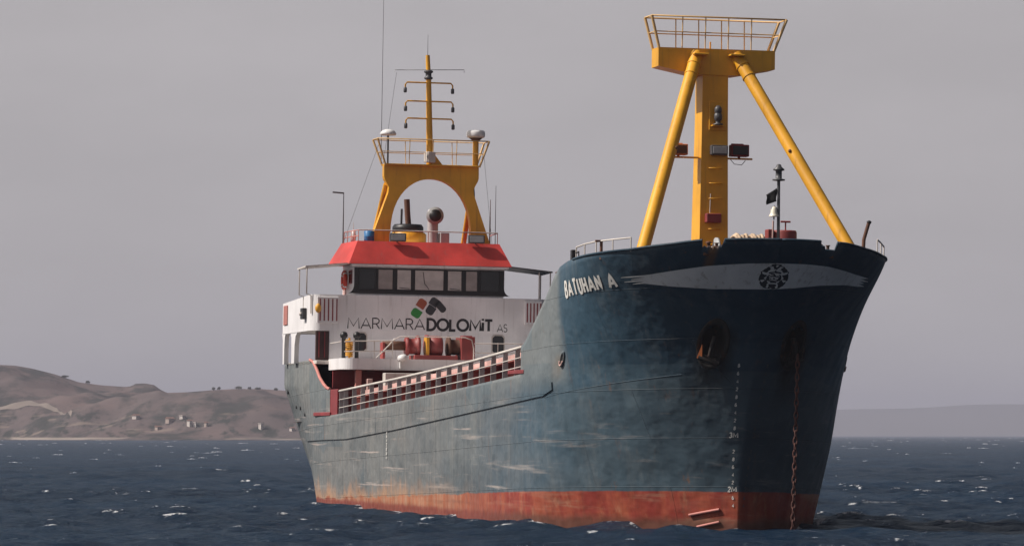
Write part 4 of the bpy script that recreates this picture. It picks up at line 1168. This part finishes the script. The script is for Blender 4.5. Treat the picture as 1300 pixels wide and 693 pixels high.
P0 = [(6.4, -2.1), (7.2, -2.1), (7.2, 2.1), (6.4, 2.1)]; P1 = [(6.2, -2.5), (7.35, -2.5), (7.35, 2.5), (6.2, 2.5)]
def flare_rail(base, top, z0, z1, nm, parent, mat, r, nposts, endr):
    m = MB()
    t3 = [(p[0], p[1], z1) for p in top]; m.tube(t3+[t3[0]], r, 6)
    mid = [((a[0]+b[0])/2, (a[1]+b[1])/2, (z0+z1)/2) for a, b in zip(base, top)]; m.tube(mid+[mid[0]], r*.7, 5)
    for i in range(4): m.tube([(base[i][0], base[i][1], z0-.03), t3[i]], endr, 6)
    for i in (1, 3):
        a, b = base[i], base[(i+1) % 4]; c, d = top[i], top[(i+1) % 4]
        for k in range(1, nposts+1):
            f = k/(nposts+1); x0 = a[0]+(b[0]-a[0])*f; y = a[1]+(b[1]-a[1])*f
            m.tube([(x0, y, z0-.03), (c[0]+(d[0]-c[0])*f, y, z1)], r*.75, 5)
    return m.build(nm, mat, parent)
flare_rail([(p[0], gy+p[1]) for p in P0], [(p[0], gy+p[1]) for p in P1], gz, 15.95, 'top_rail', gan, 'paleyellow', .026, 3, .05)
MB().box(6.35, 7.25, gy-2.1, gy+2.1, gz-.02, gz+.04).build('top_platform', 'yellow', gan)
pole = MB().tube([(6.9, .16, 14.8), (6.9, .10, 16.6), (6.9, .04, 18.6), (6.9, -.02, 19.7)], .16, 12, r2=.09).build('pole', 'yellow', gan)
MB().lathe([(.13, 18.62), (.19, 18.66), (.19, 18.72), (.13, 18.76), (.13, 18.9), (.2, 18.94), (.2, 19.0), (.12, 19.04)], (6.9, .03, 0), (0, 0, 1), 14).build('mast_lantern', 'darkgrey', pole)
for z in (18.48, 17.66, 16.9):
    c_ = .05+(18.5-z)*.03
    arm = MB().tube([(6.95, c_-1.06, z-.28), (6.95, c_-1.06, z-.1), (6.95, c_-.98, z), (6.95, c_+.98, z), (6.95, c_+1.06, z-.1), (6.95, c_+1.06, z-.28)], .035, 8).build('cross_arm', 'yellow', pole)
    for s_ in (-1, 1): MB().lathe([(.05, 0), (.075, .03), (.075, .2), (.04, .24)], (6.95, c_+s_*1.06, z-.46), (0, 0, 1), 10).build('signal_lamp', 'darkgrey', arm)
MB().tube([(6.95, -1.5, 18.9), (6.95, -1.5, 19.0), (6.95, 1.62, 19.1), (6.95, 1.62, 18.98)], .018, 6).build('aerial_arm', 'grey', pole)
MB().box(7.05, 7.4, -.12, .28, 14.95, 15.42, Matrix.Rotation(R(25), 3, 'Z')).build('lamp_box', 'white2', gan)
MB().lathe([(.12, 0), (.14, .03)], (7.38, .02, 15.2), (1, .5, 0), 14).build('lamp_glass', 'dark', gan)
MB().prism([(.1, 14.84), (.75, 14.84), (.3, 15.4), (.1, 15.5)], 6.86, 6.94, 'x').build('pole_bracket', 'yellow', gan)
sdm = MB().lathe([(.06, 16.1), (.33, 16.12), (.36, 16.2), (.28, 16.32), (.12, 16.38), (.02, 16.39)], (6.9, gy-1.95, 0), (0, 0, 1), 22).build('satellite_dome', 'dome', gan)
MB().tube([(6.9, gy-1.95, 14.8), (6.9, gy-1.95, 16.12)], .04, 8).build('dome_post', 'darkgrey', sdm)
rdm = MB().lathe([(.24, 16.1), (.38, 16.14), (.41, 16.2), (.41, 16.36), (.36, 16.44), (.1, 16.47)], (6.9, gy+1.98, 0), (0, 0, 1), 24).build('radar_dome', 'dome', gan)
MB().tube([(6.9, gy+1.98, 14.8), (6.9, gy+1.98, 16.02)], .13, 10).build('radar_post', 'yellow', rdm)
MB().lathe([(.14, 15.98), (.3, 16.11)], (6.9, gy+1.98, 0), (0, 0, 1), 14).build('radar_bracket', 'rust', rdm)
# cables and aerials
MB().tube([(6.9, gy+1.9, 14.2), (6.9, gy+1.95, 13.6), (6.8, gy+1.98, 13.1)], .03, 5).build('cable', 'dark', gan)
def aerial(name, p, h, r, mat='darkgrey', parent=ship, arm=None):
    o = MB().tube([p, (p[0], p[1], p[2]+h)], r, 6, r2=r*.5).build(name, mat, parent)
    if arm: MB().tube([(p[0], p[1], p[2]+h-.03), (p[0], p[1]+arm, p[2]+h)], r*1.1, 6).build('aerial_head', mat, o)
    return o
aerial('aerial', (4.9, -3.32, 11.42), 2.25, .035, arm=-.5)
aerial('whip_aerial', (6.9, gy-2.25, 14.85), 8.2, .016)
aerial('whip_aerial', (5.0, 3.3, 11.42), 2.1, .028, 'rust')
aerial('whip_aerial', (4.7, 3.6, 11.42), 2.75, .022)
aerial('whip_aerial', (5.6, 3.15, 11.42), 1.3, .022)
aerial('whip_aerial', (5.4, -2.95, 11.42), .9, .02, 'railwhite')
MB().lathe([(.10, 11.42), (.13, 11.7), (.09, 11.95), (.02, 12.0)], (5.4, -2.95, 0), (0, 0, 1), 12).build('aerial_base', 'dome', ship)
aerial('whip_aerial', (6.9, -.02, 19.6), 1.0, .014)
# ensign-side wires
for a, b in (((6.9, -1.4, 18.9), (6.6, gy-2.1, 14.9)), ((6.9, gy-2.3, 15.9), (5, -3.3, 11.5)), ((6.9, gy+2.3, 15.9), (5, 3.4, 11.5))):
    MB().tube([a, b], .008, 4).build('rigging_wire', 'darkgrey', ship)

# ---- foremast
fx = 56.9
col_ = MB(); V = []
for z, hx, ya, yb in ((7.9, .62, -.56, .46), (9.4, .56, -.52, .44), (13.2, .48, -.47, .41), (15.1, .46, -.46, .40)):
    V += [(fx-hx, ya, z), (fx+hx, ya, z), (fx+hx, yb, z), (fx-hx, yb, z)]
col_.add(V, [(4*i+k, 4*i+(k+1) % 4, 4*i+4+(k+1) % 4, 4*i+4+k) for i in range(3) for k in range(4)])
fm = col_.build('foremast', 'yellow', ship)
MB().prism([(-1.98, 15.68), (-1.98, 15.06), (-.75, 14.82), (.70, 14.82), (1.98, 15.06), (1.98, 15.68)], fx-.42, fx+.5, 'x').build('cross_tree', 'yellow', fm)
flare_rail([(fx-.4, -1.95), (fx+.45, -1.95), (fx+.45, 1.95), (fx-.4, 1.95)], [(fx-.45, -2.22), (fx+.5, -2.22), (fx+.5, 2.36), (fx-.45, 2.36)], 15.69, 16.72, 'top_rail', fm, 'paleyellow', .028, 4, .055)
MB().tube([(fx, -.1, 15.68), (fx, -.1, 15.95)], .03, 6).build('lifting_eye', 'yellow', fm)
for s_ in (-1, 1):
    a = Vector((fx+.45, s_*.67, 15.50)); b = Vector((61.6, s_*3.38, 9.03)); b2 = a+(b-a)*1.065
    st_ = MB().tube([a, b2], .21, 20).build('mast_strut', 'yellow', fm)
    for f in (.06, .115):
        c = a+(b-a)*f; d = (b-a).normalized(); MB().tube([c-d*.025, c+d*.025], .232, 20).build('strut_collar', 'yellow', st_)
    MB().box(fx+.5, fx+.9, s_*.62-.25, s_*.62+.25, 15.44, 15.50).build('strut_bracket', 'yellow', st_)
    c = a+(b-a)*.52 + Vector((.1, -.18*s_, .1)); MB().sphere(c, .06, n=8, m=5).build('strut_lug', 'rust', st_)
ml = MB().lathe([(.17, 13.16), (.17, 13.2), (.08, 13.22), (.08, 13.3), (.13, 13.34), (.13, 13.52), (.09, 13.55), (.12, 13.58), (.12, 13.72), (.05, 13.8)], (fx+.68, .02, 0), (0, 0, 1), 14).build('mast_lantern', 'darkgrey', fm)
MB().box(fx+.46, fx+.78, -.18, .22, 13.12, 13.16).build('lantern_shelf', 'yellow', ml)
MB().box(fx+.45, fx+.52, -.24, .36, 13.0, 13.95).build('lantern_board', 'yellow', fm)
br_ = MB().box(fx+.2, fx+.28, -1.35, -.4, 12.07, 12.13); br_.box(fx+.2, fx+.28, .4, 1.32, 12.07, 12.13); br_ = br_.build('lamp_bracket', 'yellow', fm)
for y, mt, w, h in ((-1.2, 'orangerust', .28, .24), (.86, 'maroon', .30, .26)):
    fl = MB().box(fx+.05, fx+.45, y-w, y+w, 12.17, 12.17+h*1.5)
    fl.box(fx+.0, fx+.05, y-w*.7, y+w*.7, 12.2, 12.2+h*1.6); fl.tube([(fx+.25, y, 12.1), (fx+.25, y, 12.2)], .05, 6)
    fl = fl.build('floodlight', mt, br_)
    MB().box(fx+.44, fx+.47, y-w*.85, y+w*.85, 12.22, 12.12+h*1.5).build('lens', 'dark' if y > 0 else 'rust', fl)
MB().tube([(fx+.25, .55, 12.1), (fx+.28, .7, 11.92), (fx+.28, .95, 11.9), (fx+.25, 1.08, 12.05)], .012, 5).build('cable', 'dark', br_)
fl = MB().box(fx+.5, fx+.75, -.20, .36, 12.18, 12.50).build('floodlight', 'darkgrey', fm)
MB().box(fx+.745, fx+.77, -.15, .31, 12.23, 12.45).build('lens', 'lens', fl)
bx = MB().box(fx+.57, fx+.85, -.36, .14, 9.95, 10.25).build('junction_box', 'maroon', fm)
for i in range(6):
    z = 11.75-.5*i; h = .5+.06*(13.2-z)/3.8
    MB().tube([(fx+.5, -.22, z), (fx+.64, -.22, z), (fx+.64, .18, z), (fx+.5, .18, z)], .018, 6).build('ladder_rung', 'yellow', fm)
MB().tube([(fx+.62, -.2, 10.25), (fx+.62, -.18, 10.9)], .015, 5).build('cable', 'railwhite', fm)

# ---- forecastle fittings
def deck_post(name, p, h, r, mat): return MB().tube([p, (p[0], p[1], p[2]+h)], r, 10).build(name, mat, ship)
bl = MB().tube([(63.5, .5, 7.85), (63.5, .48, 11.1)], .05, 10).build('jack_staff', 'darkgrey', ship)
MB().lathe([(.06, 11.0), (.20, 11.02), (.20, 11.06), (.10, 11.08), (.10, 11.32), (.18, 11.34), (.18, 11.38), (.09, 11.45), (.07, 11.52), (.02, 11.54)], (63.5, .48, 0), (0, 0, 1), 16).build('anchor_lantern', 'darkgrey', bl)
MB().lathe([(.095, 11.1), (.095, 11.3)], (63.5, .48, 0), (0, 0, 1), 16).build('lantern_glass', 'lens', bl)
MB().tube([(63.5, .46, 10.12), (63.5, .34, 10.22), (63.5, .34, 10.15)], .015, 6).build('bell_hook', 'darkgrey', bl)
MB().tube([(63.5, .28, 7.9), (63.5, .32, 9.75)], .03, 8).build('staff_brace', 'palered', bl)
dr = MB().lathe([(.36, 7.9), (.40, 7.95), (.40, 9.44), (.37, 9.5), (.1, 9.51)], (62.5, .96, 0), (0, 0, 1), 24).build('deck_ventilator', 'winchred', ship)
MB().tube([(62.5, 1.0, 9.5), (62.5, 1.0, 9.78)], .025, 8).tube([(62.5, .84, 9.78), (62.5, 1.16, 9.78)], .03, 8).build('hand_wheel', 'winchred', dr)
MB().box(62.35, 62.75, .36, .56, 7.9, 9.52).build('vent_housing', 'winchred', dr)
wl = MB().lathe([(.45, -1.0), (.45, -.92), (.22, -.9), (.22, .9), (.45, .92), (.45, 1.0)], (61.0, .1, 8.85), (0, 1, 0), 22)
wl.box(60.7, 61.3, -1.1, -1.02, 7.9, 9.0); wl.box(60.7, 61.3, 1.22, 1.3, 7.9, 9.0); wl = wl.build('windlass', 'grey', ship)
bp = MB().tube([(62.0, 3.68, 7.9), (62.0, 3.74, 9.3), (62.0, 3.86, 9.72), (62.0, 3.9, 9.85)], .06, 10).build('vent_pipe', 'rust', ship)
MB().lathe([(.07, 0), (.08, .06), (.03, .09)], (62.0, 3.9, 9.83), (0, .2, 1), 10).build('pipe_cap', 'dark', bp)
# fairleads in the notches
for s, sc in ((-2.12, 1), (1.74, 1)):
    p = hp(s, 8.55, -.22)
    fl_ = MB().lathe([(.12, -.1), (.06, -.06), (.06, .12), (.11, .16), (.05, .2)], (p[0], p[1]-.12, p[2]+.1), (0, 0, 1), 12)
    fl_.lathe([(.10, -.1), (.05, -.06), (.05, .1), (.09, .14)], (p[0], p[1]+.14, p[2]+.12), (0, 0, 1), 12)
    fl_.box(p[0]-.15, p[0]+.12, p[1]-.3, p[1]+.3, p[2]-.15, p[2]+.0); fl_.build('fairlead', 'rust', ship)
# bow rails
def bulwark_rail(ss, h, mat, sides=('m',)):
    m = MB(); top = []
    for s, hh in zip(ss, h):
        p = hp(s, ztop(s, False), -.06, False); top.append((p[0], p[1], p[2]+hh))
    m.tube(top, .026, 6)
    for s, t in zip(ss, top):
        p = hp(s, ztop(s, False), -.06, False); m.tube([(p[0], p[1], p[2]-.1), t], .024, 6)
    return m.build('bow_rail', mat, ship)
bulwark_rail([-9.35, -8.3, -7.3, -6.2, -5.25], [.36, .36, .36, .34, .33], 'railwhite')
bulwark_rail([-9.4, -9.0], [.18, .18], 'dark')
bulwark_rail([4.7, 5.25, 5.9], [.40, .36, .30], 'railwhite')
p = hp(-6.9, 8.7, -.1); MB().tube([(p[0], p[1], 8.5), (p[0], p[1], 9.08)], .05, 8).box(p[0]-.05, p[0]+.05, p[1]-.2, p[1]+.04, 9.06, 9.12).build('rail_post', 'rust', ship)
p = hp(-9.5, 8.4, -.08); MB().box(p[0]-.1, p[0]+.1, p[1]-.06, p[1]+.1, 8.3, 8.92).build('rail_post', 'dark', ship)
m = MB().lathe([(.14, 0), (.08, .05), (.08, .22), (.13, .28), (.04, .32)], (55.6, -4.82, 8.0), (0, 0, 1), 12); m.box(55.2, 55.9, -4.9, -4.7, 7.9, 8.02); m.tube([(55.2, -4.8, 7.95), (55.3, -4.8, 8.3)], .05, 6); m.build('fairlead', 'rust', ship)

# ================================================================== separate things carried by the ship
def ship_at(x, y, z): return SHIP_M @ Matrix.Translation((x, y, z))
FL = 1
def anchor(sc, label):
    a0 = hp(sc, 5.55, .12); a1 = hp(sc, 6.3, .1)
    n = Vector(hp(sc, 5.85, 1.0)) - Vector(hp(sc, 5.85, 0)); n.normalize()
    r = empty('anchor', ship_at(*a0)); tag(r, label, 'anchor', 'anchors stowed in the bow pockets')
    up = (Vector(a1)-Vector(a0)).normalized(); side = n.cross(up).normalized()
    def P(u, v, w): return up*u + side*v + n*w
    MB().tube([P(-.05, 0, .02), P(.35, 0, -.02), P(.62, 0, -.22)], .075, 10).build('shank', 'pocketdark', r)
    m = MB(); m.tube([P(-.12, -.34, .06), P(-.12, .34, .06)], .11, 10); m.build('crown', 'pocketdark', r)
    for s_ in (-1, 1):
        m = MB()
        q = [P(-.16, s_*.20, .14), P(-.16, s_*.40, .10), P(.42, s_*.30, .10), P(-.10, s_*.28, -.02)]
        m.add(q, [(0, 1, 2), (0, 2, 3), (1, 3, 2), (0, 3, 1)])
        m.build('fluke', 'orangerust' if (sc < 0 and s_ == FL) else 'pocketdark', r)
    return r
anchor(-1.45, 'rusty anchor with orange fluke in the starboard bow pocket')
anchor(1.45, 'dark rusty anchor in the shaded bow pocket above the chain')
# anchor chain
top = Vector((62.85, 1.36, 5.55)); bot = Vector((63.05, 1.2, -.7))
r = empty('anchor_chain', ship_at(*bot))
m = MB(); L = (top-bot).length; nl = int(L/.20)
for i in range(nl):
    c = (top-bot)*((i+.5)/nl); d = (top-bot).normalized(); s1 = d.orthogonal().normalized(); s2 = d.cross(s1)
    q = (s1+s2*.2).normalized() if i % 2 else (s2-s1*.2).normalized()
    m.tube([c + d*.135*math.cos(a) + q*.06*math.sin(a) for a in np.linspace(0, 2*math.pi, 13)], .025, 6, caps=False)
m.build('chain_links', 'chainrust', r); tag(r, 'rusty anchor chain hanging from the bow into the water', 'chain')
# rope heap on the windlass
r = empty('mooring_rope', ship_at(61.0, .24, 8.85))
m = MB()
for k in range(13):
    y = -.52+.088*k; rr = .50+.05*math.sin(k*2.1); m.tube([(rr*math.cos(a), y+.03*math.sin(a*2+k), rr*math.sin(a)*1.05) for a in np.linspace(0, 2*math.pi, 20)], .05, 6, caps=False)
m.tube([(.1, .6, .45), (.1, .8, .58), (.1, .95, .48), (.15, 1.1, .3)], .045, 6); m.build('rope_coils', 'rope', r)
tag(r, 'coils of tan mooring rope wound on the bow windlass', 'rope')
# bell
r = empty('ship_bell', ship_at(63.5, .34, 9.88))
MB().lathe([(.17, 0), (.15, .03), (.11, .12), (.095, .24), (.06, .30), (.02, .32)], (0, 0, 0), (0, 0, 1), 20).build('bell_body', 'bell', r)
MB().tube([(0, 0, -.1), (0, 0, .05)], .025, 6).build('clapper', 'darkgrey', r)
tag(r, 'cream ship bell hanging beside the jack staff on the bow', 'bell')
# flag
m = MB(); V = []; F = []
for i in range(9):
    for j in range(7):
        u, v = i/8, j/6; V.append((.05*math.sin(u*5+v*2), -.32*u + .02*math.sin(v*6), -.42*v -.22*u + .1*u*v))
for i in range(8):
    for j in range(6): F.append((i*7+j, (i+1)*7+j, (i+1)*7+j+1, i*7+j+1))
m.add(V, F, True); o = m.build('flag', 'flag'); o.matrix_world = ship_at(63.5, .41, 10.78)
so = o.modifiers.new('cloth', 'SOLIDIFY'); so.thickness = .01
tag(o, 'small black flag flying from the jack staff on the bow', 'flag')
# lifebuoy
m = MB(); m.tube([(.34*math.cos(a), 0, .34*math.sin(a)) for a in np.linspace(0, 2*math.pi, 29)], .095, 10, caps=False)
r = empty('lifebuoy', ship_at(6.55, -3.52, 9.72)); m.build('ring', 'lifebuoy', r)
for k in range(4):
    a = math.pi/4+k*math.pi/2; m = MB(); m.tube([(.34*math.cos(a+q), 0, .34*math.sin(a+q)) for q in (-.1, 0, .1)], .104, 10); m.build('band', 'white', r)
tag(r, 'orange red lifebuoy hung on the white wheelhouse side', 'lifebuoy')
# blue barrel
r = empty('barrel', ship_at(6.9, -2.5, 11.43))
MB().lathe([(.2, 0), (.235, .03), (.22, .2), (.235, .22), (.22, .25), (.235, .44), (.2, .47), (.05, .48)], (0, 0, 0), (0, 0, 1), 20).build('drum_body', 'blue', r)
MB().lathe([(.05, 0), (.05, .03)], (.08, 0, .475), (0, 0, 1), 8).build('bung', 'dark', r)
tag(r, 'small blue plastic barrel on the red wheelhouse roof', 'barrel')

# ================================================================== haze
m = MB(); bx0, bx1, by0, by1, bz0, bz1 = -21000, 21000, -700, 21000, -4.0, 170.0
V = [(x, y, z) for x in (bx0, bx1) for y in (by0, by1) for z in (bz0, bz1)]
m.add(V, [(0, 1, 3, 2), (4, 6, 7, 5), (0, 4, 5, 1), (2, 3, 7, 6), (0, 2, 6, 4), (1, 5, 7, 3)])
hm = bpy.data.materials.new('haze'); hm.use_nodes = True; hm.node_tree.nodes.clear()
ho = hm.node_tree.nodes.new('ShaderNodeOutputMaterial'); hv = hm.node_tree.nodes.new('ShaderNodeVolumePrincipled')
hv.inputs['Color'].default_value = (.53, .535, .64, 1); hv.inputs['Density'].default_value = .0001; hv.inputs['Anisotropy'].default_value = 0.0
hm.node_tree.links.new(hv.outputs[0], ho.inputs['Volume'])
hz = m.build('haze', hm); tag(hz, 'thin dusty haze over the sea', 'haze', kind='stuff')
